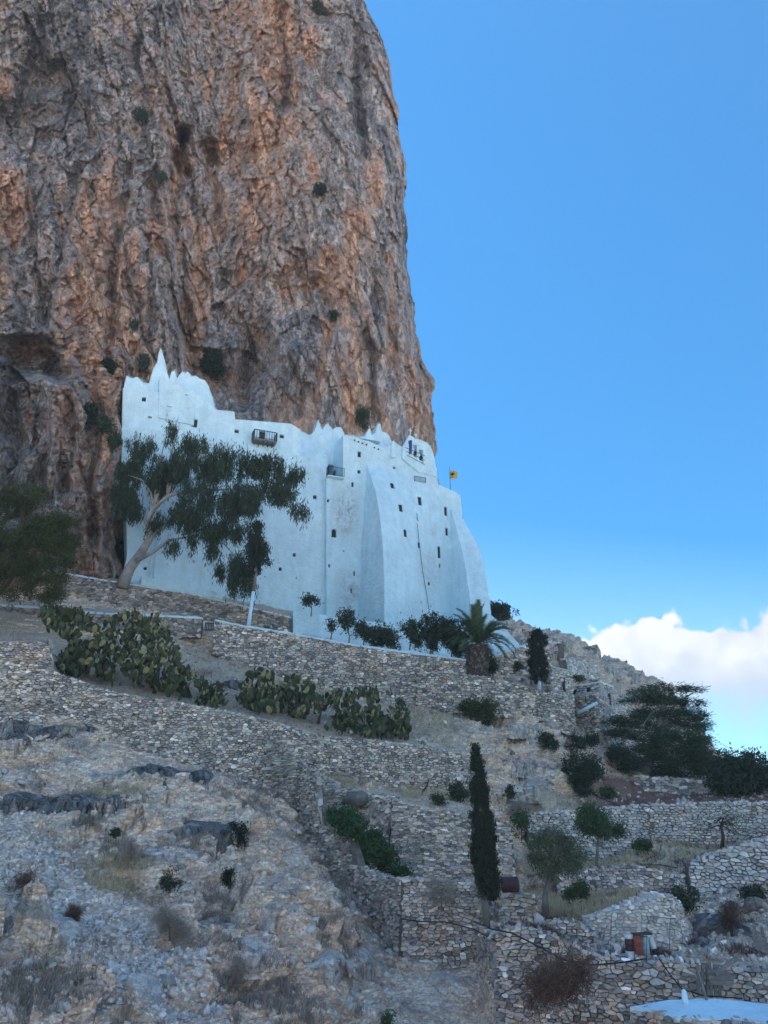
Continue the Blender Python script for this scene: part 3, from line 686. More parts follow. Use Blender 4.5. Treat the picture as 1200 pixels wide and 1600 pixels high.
def wall(name, label, cat, st, sw=.42, sh=.24, m=None, singles=300, batter=.12, thick=.7, coping=None, jit=.30, gap=.018, proud=.10, seed=1,
         group=None, parent=None, piece='stone', flip=False, core=None, kind=None, taper=None, proudk=1.0, topj=.5, rough=True):
    """st: (px, py of the top, py of the foot, distance) along the wall"""
    rnd = random.Random(seed); m = m or m_stone; sw *= .74; sh *= .70; gap *= .7
    plan = []; zt = []; zb = []
    for px, pt, pb, Yd in st:
        a = P(px, pt, Yd); b_ = P(px, pb, Yd); plan.append((a.x, a.y)); zt.append(a.z); zb.append(b_.z-.35)
    A = [0]
    for i in range(1, len(plan)): A.append(A[-1]+math.hypot(plan[i][0]-plan[i-1][0], plan[i][1]-plan[i-1][1]))
    L = A[-1]; A_ = np.array(A); PX_ = np.array([p[0] for p in plan]); PY_ = np.array([p[1] for p in plan]); ZT = np.array(zt); ZB = np.array(zb)
    nseg = []
    for i in range(len(plan)-1):
        dx, dy = plan[i+1][0]-plan[i][0], plan[i+1][1]-plan[i][1]; l = math.hypot(dx, dy)+1e-6
        nx, ny = dy/l, -dx/l
        mxp, myp = (plan[i][0]+plan[i+1][0])/2, (plan[i][1]+plan[i+1][1])/2
        if nx*-mxp+ny*-myp < 0 and not flip: nx, ny = -nx, -ny
        nseg.append((nx, ny))
    NX = np.array([nseg[0][0]]+[(nseg[i-1][0]+nseg[i][0])/2 for i in range(1, len(nseg))]+[nseg[-1][0]])
    NY = np.array([nseg[0][1]]+[(nseg[i-1][1]+nseg[i][1])/2 for i in range(1, len(nseg))]+[nseg[-1][1]])
    def at(a, z, o):
        x = np.interp(a, A_, PX_); y = np.interp(a, A_, PY_); nx = np.interp(a, A_, NX); ny = np.interp(a, A_, NY)
        zt_ = np.interp(a, A_, ZT); o = o+(zt_-z)*batter
        return (x+nx*o, y+ny*o, z)
    root = parent if parent is not None else thing(name, label, cat, (plan[0][0], plan[0][1], zb[0]), group)
    if kind and parent is None: root['kind'] = kind
    # body
    mb = MB(); na = max(2, int(L/1.0)); nz = 4
    for i in range(na):
        for k in range(nz): pass
    V = []; F = []
    for i in range(na+1):
        a = L*i/na; t_ = float(np.interp(a, A_, ZT))-.08; b0 = float(np.interp(a, A_, ZB))
        for k in range(nz+1): V.append(at(a, b0+(t_-b0)*k/nz, -.02))
        V.append(at(a, t_, -thick)); V.append(at(a, b0, -thick-(0)))
    c = nz+3
    for i in range(na):
        for k in range(c-1): F.append((i*c+k, (i+1)*c+k, (i+1)*c+k+1, i*c+k+1))
    F.append(tuple(range(c))); F.append(tuple(na*c+k for k in range(c))[::-1])
    mb.add(V, F); mb.build('wall_core', core or m_core, root)
    # stones
    zmin, zmax = float(ZB.min()), float(ZT.max())
    keep = lambda a, z: 0 <= a <= L and np.interp(a, A_, ZB) <= z <= np.interp(a, A_, ZT)+.02
    cl = cells(L, zmin, zmax, sw, sh, jit, rnd, keep)
    shp = []
    for poly in cl:
        poly = [(min(max(p[0], 0), L), min(p[1], float(np.interp(p[0], A_, ZT))+rnd.uniform(0, .5)*sh)) for p in poly]
        s = stone_shape(poly, rnd, gap, proud, sh*proudk)
        if not s: continue
        ar = abs(sum(poly[i][0]*poly[(i+1) % len(poly)][1]-poly[(i+1) % len(poly)][0]*poly[i][1] for i in range(len(poly))))/2
        V = [at(*v) for v in s[0]]
        vis = 1 if sum(v[0] for v in poly)/len(poly) is not None else 0
        d = V[0][1]; x_, y_ = proj(V[0])
        inside = -5 < x_ < 1205 and 0 < y_ < 1603
        shp.append((-(ar/d**2) if inside else 1, len(shp), V, s[1]))
    # stones laid on top of the wall head, two rows deep
    a = 0
    while a < L and thick > .3:
        w2 = sw*rnd.uniform(.5, 1.1); z = float(np.interp(a+w2/2, A_, ZT))
        for o in (-.28*thick, -.72*thick):
            if coping or rnd.random() < .5: continue
            hh = sh*rnd.uniform(.05, .6); poly = [(a+.02, z-.1), (a+w2-.02, z-.1), (a+w2*rnd.uniform(.6, .95), z+hh), (a+w2*rnd.uniform(.05, .35), z+hh*rnd.uniform(.3, 1.1))]
            Vv = [at(p[0], p[1], o+k) for k in (.18*thick, -.18*thick) for p in poly]
            shp.append((1, len(shp), Vv, [(0, 1, 2, 3), (7, 6, 5, 4), (0, 4, 5, 1), (1, 5, 6, 2), (2, 6, 7, 3), (3, 7, 4, 0)]))
        a += w2
    # chinking: small stones wedged between the big ones
    fil = MB(); nf = int(L*max(.5, float((ZT-ZB).mean()))*(5 if sw < .42 else 2.5))
    for _ in range(nf):
        a = rnd.uniform(0, L); z = rnd.uniform(float(np.interp(a, A_, ZB)), float(np.interp(a, A_, ZT))); s1 = sh*rnd.uniform(.25, .75); s2 = s1*rnd.uniform(.5, .9); o = rnd.uniform(.0, proud*1.3)+.01; an = rnd.uniform(-.5, .5)
        Vv = []
        for oo in (-.05, o+s2*.4):
            for (u_, w_) in ((-1, -1), (1, -1), (1, 1), (-1, 1)):
                uu = u_*s1*rnd.uniform(.6, 1)*(.8 if oo > 0 else 1); ww = w_*s2*.6*rnd.uniform(.6, 1)*(.8 if oo > 0 else 1)
                Vv.append(at(a+uu*math.cos(an)-ww*math.sin(an), z+uu*math.sin(an)+ww*math.cos(an), oo+rnd.uniform(-.02, .02)))
        fil.add(Vv, [(4, 5, 6, 7), (0, 1, 5, 4), (1, 2, 6, 5), (2, 3, 7, 6), (3, 0, 4, 7)])
    if nf: tag(fil.build('chinking', m, root), kind='stuff')
    shp.sort(key=lambda s: (s[0], s[1]))
    for s in shp[:singles]:
        if s[0] > 0: continue
        me = bpy.data.meshes.new(piece); me.from_pydata(s[2], [], s[3]); me.materials.append(m)
        link(piece, me, root)
    rest = [s for i, s in enumerate(shp) if i >= singles or s[0] > 0]
    if rest:
        mb = MB()
        for s in rest: mb.add(s[2], s[3])
        tag(mb.build('stonework', m, root), kind='stuff')
    if coping:
        mb = MB(); V = []; F = []; cw, ch = coping
        for i in range(na*2+1):
            a = L*i/(na*2); t_ = float(np.interp(a, A_, ZT)); j = rnd.uniform(-.04, .04)
            for o, z in ((.10, -.10), (.13, .02+j), (.02, ch+j), (-cw, ch+j*.5), (-cw-.06, 0)): V.append(at(a, t_+z, o))
        for i in range(na*2):
            for k in range(4): F.append((i*5+k, (i+1)*5+k, (i+1)*5+k+1, i*5+k+1))
        F.append(tuple(range(5))); F.append(tuple(na*2*5+k for k in range(5))[::-1])
        mb.add(V, F); mb.build('coping', m_white, root)
    return root

wall('dry_stone_wall', 'upper stone wall with thin white coping along the foot of the white building', 'stone wall',
     [(-20,890,945,69.0),(100,896,955,69.4),(185,910,962,69.8),(300,928,970,70.4),(455,965,990,71.0)], .55, .32, m_stone_d, 300, .05, .6, (.45, .07), seed=2)
wall('parapet_wall', 'low path parapet with white coping left of the little gate, behind the cacti', 'parapet',
     [(-30,943,1012,61.0),(0,946,1010,61.2),(70,950,1002,61.3),(150,958,1000,61.4),(240,962,990,61.5),(316,966,990,61.6)], .5, .3, m_stone_d, 300, .05, .5, (.45, .10), seed=3)
wall('retaining_wall', 'long high retaining wall below the white building from the little gate to the palm', 'retaining wall',
     [(336,969,1014,61.5),(385,979,1040,61.5),(455,990,1065,61.5),(560,1009,1090,61.5),(640,1020,1098,61.8),(728,1031,1108,62.2)], .44, .25, m_stone, 300, .10, .8, (.5, .09), seed=4, gap=.03, proud=.10)
wall('retaining_wall', 'rounded lower retaining wall in front of the palm', 'retaining wall',
     [(650,1052,1100,61.2),(690,1049,1106,60.6),(760,1058,1112,60.4),(840,1076,1122,61.2),(893,1096,1150,62.3)], .44, .25, m_stone, 300, .10, .8, seed=5, gap=.03, proud=.10)
wall('retaining_wall', 'short stone wall stepping up behind the palm to the small cypress', 'retaining wall',
     [(725,1033,1056,63.6),(775,1024,1062,65),(818,1008,1074,66.5),(862,1002,1085,68)], .5, .3, m_stone, 200, .06, .8, (.3, .06), seed=6)
wall('terrace_wall', 'long middle terrace wall under the prickly pears, of grey field stones', 'terrace wall',
     [(-40,1000,1122,42.9),(0,1003,1122,42.9),(58,1003,1122,42.9),(79,1010,1122,43.0),(86,1050,1124,43.2),(165,1078,1142,43.6),(205,1086,1170,43.7),(350,1110,1203,44.0),(430,1128,1244,44.3),(482,1145,1222,45.2),(520,1151,1212,46.1),(600,1158,1224,46.6),(640,1162,1232,46.7),(738,1181,1244,47.0)],
     .31, .18, m_stone, 300, .16, .8, seed=7, proud=.12, gap=.022, jit=.36)
wall('terrace_wall', 'brown stepped wall end running down towards the viewer left of the green creeper', 'terrace wall',
     [(418,1150,1250,43.6),(432,1158,1262,43.3),(470,1192,1325,42.3),(500,1210,1358,40.4),(503,1286,1360,39.9),(548,1302,1402,37.6),(552,1350,1408,37.3),(600,1370,1478,34.4),(628,1374,1520,32.0)],
     .33, .15, m_stone_d, 300, .07, .35, seed=8, jit=.24)
wall('terrace_wall', 'neatly coursed thin stone wall behind the green creeper left of the tall cypress', 'terrace wall',
     [(612,1250,1365,41.1),(640,1257,1370,40.9),(740,1274,1390,40.8),(800,1292,1398,41.0)], .34, .13, m_stone, 300, .07, .8, seed=9, jit=.22, gap=.014, proud=.08)
wall('terrace_wall', 'rubble wall face under the dry grass ledge, with the round dry bush on it', 'terrace wall',
     [(500,1213,1290,44.2),(560,1238,1345,43.6),(612,1246,1362,42.2)], .32, .18, m_stone, 200, .12, .8, seed=10, proud=.09)
wall('terrace_wall', 'loose grey stone wall between the brown wall end and the cypress trunk', 'terrace wall',
     [(626,1374,1512,32.0),(680,1374,1508,31.9),(748,1382,1508,31.9)], .30, .145, m_stone, 260, .10, .8, seed=11, proud=.13, jit=.3)
wall('side_wall', 'shaded brown side wall in the gap right below the tall cypress', 'stone wall',
     [(746,1448,1660,31.2),(762,1455,1660,28.8),(776,1458,1660,26.0)], .34, .2, m_stone_d, 150, .02, .5, seed=12)
wall('terrace_wall', 'long pale terrace wall below the red earth at the right edge', 'terrace wall',
     [(822,1272,1335,48.5),(840,1270,1335,48.5),(940,1262,1350,48.5),(1010,1257,1310,49),(1060,1255,1322,48.6),(1190,1252,1308,47.9),(1300,1250,1300,47)], .38, .21, m_stone_w, 300, .14, .8, seed=13, proud=.10, gap=.03)
wall('terrace_wall', 'short low wall holding the straw terrace between the olive and the dark bush', 'terrace wall',
     [(868,1368,1402,41.0),(885,1362,1402,40.9),(985,1352,1396,40.9),(1072,1368,1406,40.9)], .33, .18, m_stone, 260, .14, .8, seed=14, proud=.09)
wall('terrace_wall', 'tumbledown pale rubble wall climbing to the right edge below the bare tree', 'terrace wall',
     [(1074,1352,1410,40.5),(1110,1335,1405,40.3),(1160,1320,1400,40.2),(1215,1306,1396,40),(1290,1300,1396,40)], .38, .22, m_stone_w, 260, .25, .8, seed=15, proud=.14, jit=.3, gap=.03)
wall('bastion_wall', 'pale lime-washed curved bastion behind the rusty barrels', 'stone wall',
     [(914,1434,1475,31.0),(926,1427,1500,29.3),(940,1423,1502,28.8),(990,1410,1498,28.6),(1045,1396,1490,29.0),(1062,1410,1482,30.4),(1074,1446,1484,31.6)], .24, .15, m_stone_w, 300, .10, .9, seed=16, proud=.08, core=m_plaster)
wall('stone_hut', 'small squared stone block standing beside the olive trunk right of the cypress', 'stone block',
     [(772,1398,1458,32.9),(778,1396,1458,32.4),(834,1396,1458,32.2),(843,1399,1450,33.2)], .38, .15, m_stone, 160, .02, 1.2, seed=17, jit=.2, proud=.04)
wall('terrace_wall', 'big foreground wall of grey field stones behind the reddish dead bush', 'terrace wall',
     [(776,1456,1665,25.7),(800,1448,1665,25.2),(830,1450,1665,25.0),(872,1464,1665,24.9),(930,1490,1665,24.6),(1000,1502,1665,24.2),(1060,1502,1665,24.2),(1110,1512,1665,23.9),(1260,1515,1665,23.2)],
     .28, .14, m_stone, 300, .10, .8, seed=18, proud=.13, jit=.27)
wall('terrace_wall', 'low wall stub right of the foot of the olive tree', 'terrace wall',
     [(846,1440,1480,29.6),(870,1437,1480,29.3),(905,1442,1490,29.2),(926,1458,1490,29.2)], .26, .14, m_stone, 90, .1, .6, seed=19, jit=.35)
wall('terrace_wall', 'far low wall beneath the big pine above the red earth', 'terrace wall',
     [(990,1212,1236,61),(1005,1213,1243,60.6),(1060,1216,1244,60.4),(1120,1223,1248,60)], .5, .3, m_stone, 100, .1, .7, seed=20, proud=.1)
# bedrock ledges: upright blue-grey blocks in a row
def ledge(label, st, seed, sw=None, m=None, **k):
    """a low broken band of bedrock cropping out of the slope, fading into it at both ends"""
    st = [(x, t, b_, S(x, (t+b_)/2).y-.1) for x, t, b_, Y in st]; top_ = [P(x, t, Y) for x, t, b_, Y in st]; bot_ = [P(x, b_, Y) for x, t, b_, Y in st]
    A = [0]
    for i in range(1, len(st)): A.append(A[-1]+(top_[i].xy-top_[i-1].xy).length)
    L = A[-1]; na = int(L/.07); nz = 26; a = np.linspace(0, L, na)[:, None]; t = np.linspace(0, 1, nz)[None, :]
    X = np.interp(a, A, [p.x for p in top_]); Y = np.interp(a, A, [p.y for p in top_]); Z1 = np.interp(a, A, [p.z for p in top_]); Z0 = np.interp(a, A, [p.z for p in bot_])
    e = np.clip(np.minimum(a, L-a)/1.3, 0, 1); prof = np.array([[seed*3.1]])*0
    q1 = np.stack([a+0*t, 0*a+0*t+seed, 0*a+t], -1)
    hgt = (Z1-Z0)*(.75+.35*fbm(np.stack([a*.6, a*0, a*0+seed], -1), 3, seed))*e**.5
    tt = np.where(t < .62, t/.62, 1.0); back = np.where(t > .62, (t-.62)/.38, 0)
    z = Z0-.35+(hgt+.35)*tt+back*.15
    g = np.stack([a+0*t, 0*a+0*t+seed*5., z+0*a], -1)
    fa, _ = facets(g*np.array([.9, 1, .45]), seed, .9); fb, e2_ = facets(g*np.array([2.4, 1, 1.2]), seed+5, .9)
    o = (.30*fa+.19*fb+.04*fbm(g*4, 3, seed)-.16*np.exp(-e2_*12))*e-.5*(1-e)+.25*(1-tt)-back*1.9
    V = np.stack([X+0*t+.1*o, Y-o, z+.04*fb], -1); ix = np.arange(na*nz).reshape(na, nz)
    F = np.stack([ix[:-1, :-1], ix[1:, :-1], ix[1:, 1:], ix[:-1, 1:]], -1).reshape(-1, 4)
    ob = link('rock_ledge', np_mesh('rock_ledge', V, F, m or m_slate)); tag(ob, label, 'rock ledge'); return ob
ledge('blue-grey bedrock ledge directly under the left end of the middle terrace wall', [(-40,1118,1162,42.1),(40,1122,1166,42.0),(110,1124,1168,42.1),(178,1130,1172,42.4)], 31)
ledge('longest blue-grey bedrock ledge above the scree at the left edge', [(-40,1236,1290,36.0),(60,1238,1292,36.0),(130,1240,1296,36.2),(205,1232,1268,36.8)], 32)
ledge('blue-grey bedrock face with a hanging dark shrub', [(244,1272,1318,36.6),(300,1280,1334,36.3),(345,1284,1350,36.3),(398,1280,1338,36.6)], 34, .8)

def lg(x0, x1, y0, y1, sk=0): return [(x0, y0, y1, 0), ((x0+x1)/2, y0+sk/2, y1+sk/2, 0), (x1, y0+sk, y1+sk, 0)]
for k, (a, m_, lab) in enumerate((((795,885,1122,1146,6),m_outc,'rock band right under the stone house'),((800,862,1180,1206,4),m_outc,'tan broken rock band in the middle of the bank right of the cypress tip'),((770,850,1218,1238,10),m_outc,'pale rock band just above the pale terrace wall'),
  ((920,985,1165,1190,14),m_outc,'tan rock band beside the shaded shrub under the pine'),((818,900,988,1012,10),m_outc,'crag on the skyline ridge left of the ruin'),((938,1000,1032,1052,16),m_outc,'crag on the skyline ridge right of the ruin'),
  ((1085,1190,1442,1470,-6),m_slate,'dark slanting rock band at the right edge above the pallets'),((1080,1200,1372,1392,-12),m_outc,'broken rock band below the tumbledown wall at the right edge'),((-20,95,1440,1485,4),m_outc,'layered pale outcrop at the left edge beneath the reddish bush'),
  ((205,330,1318,1345,6),m_outc,'layered tan outcrop in the middle of the left slope'),((60,250,1560,1592,-10),m_outc,'layered outcrop at the bottom left corner'),((385,485,1398,1432,10),m_outc,'pale outcrop below the foot of the brown wall end'),
  ((440,600,1508,1540,-18),m_outc,'broad pale outcrop at the bottom centre left of the loose wall'),((640,742,1522,1550,4),m_outc,'pale plastered-looking rock step under the loose stone wall'),((330,440,1470,1500,12),m_outc,'tan rock step among the scree left of centre'),
  ((190,345,1188,1216,14),m_slate,'low slate band under the middle of the long terrace wall'))):
    ledge(lab, lg(*a), 60+k, m=m_)

def Wy(*a): return [(x, t, b_, S(x, b_).y-.35) for x, t, b_ in a]
wall('ruined_wall', 'broken stone wall on the skyline slope just right of the white ramp', 'ruined wall', Wy((815,982,1004),(838,990,1012),(850,1002,1016),(872,1004,1024)), .6, .4, m_stone, 60, .1, .8, seed=91, proud=.12)
wall('ruined_wall', 'ruined wall fragment on the slope between the ruin and the flat roofed house', 'ruined wall', Wy((884,1030,1052),(910,1034,1056),(932,1040,1060)), .55, .36, m_stone_w, 60, .1, .8, seed=92, proud=.12)
wall('ruined_wall', 'low broken wall crossing the rocks left of the big pine', 'ruined wall', Wy((925,1118,1136),(950,1126,1146),(975,1142,1158)), .5, .32, m_stone, 60, .1, .8, seed=93, proud=.12)
# ------------------------------------------------------------------ the monastery
TH = R(22.4); FD = Vector((math.cos(TH), math.sin(TH), 0)); FN = Vector((math.sin(TH), -math.cos(TH), 0))
FO = P(190, 900, 73.0); FO.z = 0
UP = Vector((0, 0, 1))
def FA(px, py, off=0.0):
    r = ray(px, py); d = Vector((float(r[0]), 1.0, float(r[2]))); o = FO+FN*off
    t = FN.dot(o)/FN.dot(d); q = d*t-FO; return (q.dot(FD), q.z)
def FP(a, z, off=0.0): return FO+FD*a+FN*off+UP*z
def slab(name, outline, holes, off, back, m, parent, step=.55, bump=.05, seed=0, split=True, depth=None, stains=(), plane=FP, pix=FA, profile=None):
    """a wall block: outline and holes in pixels on the facade, rounded off, with openings cut through
       holes: (cx, cy, w, h, kind)"""
    ol = [pix(x, y, off) for x, y in outline]
    if sum(ol[i][0]*ol[(i+1) % len(ol)][1]-ol[(i+1) % len(ol)][0]*ol[i][1] for i in range(len(ol))) < 0: ol = ol[::-1]
    # densify outline
    d_ = []
    for i in range(len(ol)):
        a = ol[i]; b_ = ol[(i+1) % len(ol)]; n = max(1, int(math.hypot(a[0]-b_[0], a[1]-b_[1])/(step*1.5)))
        for k in range(n): d_.append((a[0]+(b_[0]-a[0])*k/n, a[1]+(b_[1]-a[1])*k/n))
    ol = d_; loops = [ol]; info = []
    for h in holes:
        cx, cy, w_, hh = h[:4]; kind = h[4] if len(h) > 4 else 'window'
        a, z = pix(cx, cy, off)
        for _ in range(3):
            if profile: a, z = pix(cx, cy, off+profile(a, z))
        s = mpp(cy, plane(a, z, off).y); W_ = w_*s*1.02; H_ = hh*s*.95
        if kind == 'arch':
            pl = [(a-W_/2, z-H_/2), (a+W_/2, z-H_/2)]+[(a+W_/2*math.cos(t), z+H_/2-W_/2+W_/2*math.sin(t)) for t in np.linspace(0, math.pi, 7)]
        elif kind == 'round': pl = [(a+W_/2*math.cos(t), z+W_/2*math.sin(t)) for t in np.linspace(0, 2*math.pi, 9)[:-1]]
        else: pl = [(a-W_/2, z-H_/2), (a+W_/2, z-H_/2), (a+W_/2, z+H_/2), (a-W_/2, z+H_/2)]
        loops.append(pl); info.append((a, z, W_, H_, kind, pl))
    V2 = []; E = []; own = []
    for li, lp in enumerate(loops):
        o = len(V2); V2 += [Vector(p) for p in lp]; E += [(o+i, o+(i+1) % len(lp)) for i in range(len(lp))]; own += [1]*len(lp)
    xs = [p[0] for p in ol]; zs = [p[1] for p in ol]; rr = random.Random(seed)
    gx = np.arange(min(xs), max(xs), step); gz = np.arange(min(zs), max(zs), step)
    GXm, GZm = np.meshgrid(gx, gz); GXm = GXm+rng.uniform(-.15, .15, GXm.shape)*step; GZm = GZm+rng.uniform(-.15, .15, GZm.shape)*step
    ok = in_poly(GXm, GZm, ol)
    for lp in loops[1:]: ok &= ~in_poly(GXm, GZm, lp)
    ea = np.array([V2[a] for a, _ in E]); eb = np.array([V2[b_] for _, b_ in E])
    for x, z in zip(GXm[ok], GZm[ok]):
        ab = eb-ea; t = np.clip(((x-ea[:, 0])*ab[:, 0]+(z-ea[:, 1])*ab[:, 1])/((ab**2).sum(1)+1e-9), 0, 1)
        if (((ea+ab*t[:, None]-np.array([x, z]))**2).sum(1)).min() > (.25*step)**2: V2.append(Vector((float(x), float(z)))); own.append(0)
    vs, es, fs, ov, oe, of = delaunay_2d_cdt(V2, E, [], 0, 1e-5)
    cent = np.array([[sum(vs[i][0] for i in f)/3, sum(vs[i][1] for i in f)/3] for f in fs])
    ok = in_poly(cent[:, 0], cent[:, 1], ol)
    for lp in loops[1:]: ok &= ~in_poly(cent[:, 0], cent[:, 1], lp)
    fs = [f for f, k in zip(fs, ok) if k]
    fixed = [any(i < len(own) and own[i] for i in o) for o in ov]
    A2 = np.array([[v[0], v[1], seed*7.7] for v in vs])
    dn = fbm(A2*.35, 2, 7)*bump*1.6+fbm(A2*1.3, 3, 9)*bump
    off_of = (lambda a, z: off+(profile(a, z) if profile else 0))
    VV = [plane(v[0], v[1], off_of(v[0], v[1])+(0 if fx else dd_)) for v, fx, dd_ in zip(vs, fixed, dn)]
    mb = MB(); mb.add(VV, fs, True)
    for li, lp in enumerate(loops):
        bk = off-back if li == 0 else None
        n = len(lp)
        if li == 0: fr = [plane(p[0], p[1], off_of(*p)) for p in lp]; bb = [plane(p[0], p[1], off-back) for p in lp]
        else:
            dp = depth or .38; fr = [plane(p[0], p[1], off_of(*p)) for p in lp]; bb = [plane(p[0], p[1], off_of(*p)-dp) for p in lp]
        mb.add(fr+bb, [(i, (i+1) % n, n+(i+1) % n, n+i) for i in range(n)])
    me = mb.mesh(name, m)
    at = me.attributes.new('stain', 'FLOAT', 'POINT'); sv = np.zeros(len(me.vertices), np.float32)
    co = np.empty(len(me.vertices)*3, np.float32); me.vertices.foreach_get('co', co); qx_, qy_ = proj(co.reshape(-1, 3))
    for (cx, cy, rx, ry, k) in stains: sv = np.maximum(sv, k*np.exp(-(((qx_-cx)/rx)**2+((qy_-cy)/ry)**2)**1.5))
    at.data.foreach_set('value', sv.astype(np.float32))
    ob = link(name, me, parent)
    for (a, z, W_, H_, kind, pl) in info:
        if kind == 'open': continue
        o_ = off_of(a, z)-(depth or .38)
        fm = MB(); 
        pm = MB(); pm.add([plane(p[0]+(p[0]-a)*.03, p[1]+(p[1]-z)*.03, o_+.02) for p in pl], [tuple(range(len(pl)))])
        if kind == 'niche':
            pm.build('niche', m_white, parent); continue
        if W_ > .38 and kind in ('window', 'arch', 'door', 'shutter'):
            t_ = .05; 
            for (ax, az, hx, hz) in ((a-W_/2+t_, z, t_, H_/2), (a+W_/2-t_, z, t_, H_/2), (a, z-H_/2+t_, W_/2, t_), (a, z+H_/2-t_, W_/2, t_), (a, z, t_*.6, H_/2), (a, z+H_*.12, W_/2, t_*.5)):
                fm.box(plane(ax, az, o_+.07), FD, UP, FN, hx, hz, .03)
            nm = 'door' if kind == 'door' else 'window'
            wo = fm.build(nm, m_shutter, parent); pm.build('door_leaf' if kind == 'door' else 'pane', m_shutter if kind in ('door', 'shutter') else m_dark, wo)
            if kind == 'window' and W_ > .4:
                sm_ = MB(); sm_.box(plane(a, z-H_/2-.03, off_of(a, z)), FD, UP, FN, W_/2+.08, .035, .07); sm_.build('sill', m_white, wo)
        else:
            pm.build('window', m_dark, parent)
    return ob
mon = thing('monastery', 'tall whitewashed monastery with small dark windows built against the cliff', 'monastery', FP(20, 14, 0))
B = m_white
ST = [(540,800,20,42,1.0),(548,925,26,34,.8),(672,890,22,40,.5),(675,832,8,5,.8),(660,950,40,20,.3)]
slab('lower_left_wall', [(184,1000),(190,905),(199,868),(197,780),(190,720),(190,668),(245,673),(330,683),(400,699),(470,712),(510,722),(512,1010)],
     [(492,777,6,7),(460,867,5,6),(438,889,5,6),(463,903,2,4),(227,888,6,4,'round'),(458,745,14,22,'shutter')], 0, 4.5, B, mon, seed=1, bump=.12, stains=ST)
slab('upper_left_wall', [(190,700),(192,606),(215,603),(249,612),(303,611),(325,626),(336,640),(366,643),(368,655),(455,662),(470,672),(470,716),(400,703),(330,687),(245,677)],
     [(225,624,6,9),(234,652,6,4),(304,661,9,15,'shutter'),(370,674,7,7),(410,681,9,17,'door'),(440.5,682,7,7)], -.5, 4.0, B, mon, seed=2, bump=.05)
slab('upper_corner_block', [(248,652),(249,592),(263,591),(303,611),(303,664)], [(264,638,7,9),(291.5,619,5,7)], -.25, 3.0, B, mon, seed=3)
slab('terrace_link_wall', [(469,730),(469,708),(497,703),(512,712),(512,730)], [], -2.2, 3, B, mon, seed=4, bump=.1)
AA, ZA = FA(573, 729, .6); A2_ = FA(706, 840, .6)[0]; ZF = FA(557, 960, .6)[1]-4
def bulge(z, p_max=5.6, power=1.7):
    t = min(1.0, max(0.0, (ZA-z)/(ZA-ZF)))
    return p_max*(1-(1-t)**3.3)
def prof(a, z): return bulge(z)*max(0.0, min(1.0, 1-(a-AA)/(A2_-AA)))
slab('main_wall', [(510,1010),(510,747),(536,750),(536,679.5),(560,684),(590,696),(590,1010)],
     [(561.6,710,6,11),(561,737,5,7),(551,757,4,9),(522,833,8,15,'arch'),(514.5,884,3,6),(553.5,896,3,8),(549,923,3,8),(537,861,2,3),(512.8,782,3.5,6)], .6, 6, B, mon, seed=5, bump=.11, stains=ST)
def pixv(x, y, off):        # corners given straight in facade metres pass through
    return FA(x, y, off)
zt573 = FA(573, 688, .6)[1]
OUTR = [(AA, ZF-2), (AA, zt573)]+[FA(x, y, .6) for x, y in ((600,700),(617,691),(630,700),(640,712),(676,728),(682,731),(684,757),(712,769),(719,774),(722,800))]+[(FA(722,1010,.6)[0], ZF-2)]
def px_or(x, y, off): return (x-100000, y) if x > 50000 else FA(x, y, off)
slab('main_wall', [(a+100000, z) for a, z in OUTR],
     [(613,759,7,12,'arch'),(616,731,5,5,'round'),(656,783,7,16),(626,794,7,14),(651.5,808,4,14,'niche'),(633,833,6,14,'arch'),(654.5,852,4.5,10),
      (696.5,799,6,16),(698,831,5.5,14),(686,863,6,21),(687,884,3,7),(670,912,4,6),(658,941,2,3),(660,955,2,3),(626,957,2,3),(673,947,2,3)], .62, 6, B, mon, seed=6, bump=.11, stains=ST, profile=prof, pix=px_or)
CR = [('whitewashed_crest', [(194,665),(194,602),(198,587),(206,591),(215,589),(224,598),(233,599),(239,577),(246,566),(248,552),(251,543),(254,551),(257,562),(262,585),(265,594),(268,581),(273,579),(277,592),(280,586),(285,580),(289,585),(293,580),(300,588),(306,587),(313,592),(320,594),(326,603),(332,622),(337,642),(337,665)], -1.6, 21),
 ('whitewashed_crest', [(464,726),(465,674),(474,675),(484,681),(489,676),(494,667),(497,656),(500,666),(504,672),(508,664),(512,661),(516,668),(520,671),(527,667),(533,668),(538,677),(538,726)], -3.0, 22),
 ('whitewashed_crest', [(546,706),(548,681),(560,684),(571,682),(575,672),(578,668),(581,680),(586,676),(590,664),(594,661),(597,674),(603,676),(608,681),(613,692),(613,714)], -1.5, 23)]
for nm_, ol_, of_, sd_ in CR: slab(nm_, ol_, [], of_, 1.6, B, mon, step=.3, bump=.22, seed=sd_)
# side wall of the upper tower, seen in shade left of its corner, with a door to the balcony
a0, z0 = FA(536, 679.5, .6); a1, zb_ = FA(536, 750, .6)
mb = MB(); ztop = z0; s0 = FP(a0, 0, .6)
def side(t, z, o=0): return FP(a0, 0, .6-t)-FD*o+UP*z
dz0, dz1 = zb_+.3, zb_+2.3
mb.add([side(0, zb_-1), side(6, zb_-1), side(6, ztop), side(0, ztop)], [(0, 3, 2, 1)])
mb.add([side(0, ztop), side(6, ztop), FP(a0+5, ztop, -5.4), FP(a0+5, ztop, .6)], [(0, 1, 2, 3)])
mb.build('tower_side_wall', B, mon)
dr = MB(); dr.box(side(2.9, zb_+1.25, .03), FN, UP, FD, .42, 1.05, .04); d_ob = dr.build('door', m_shutter, mon)
mb = MB(); fa, fz = FA(510, 747, .6); mb.add([FP(fa, zb_+.02, .6), FP(a0, zb_+.02, .6), FP(a0, zb_+.02, -5.4), FP(fa, zb_+.02, -5.4)], [(0, 1, 2, 3)]); mb.build('terrace_floor', B, mon)
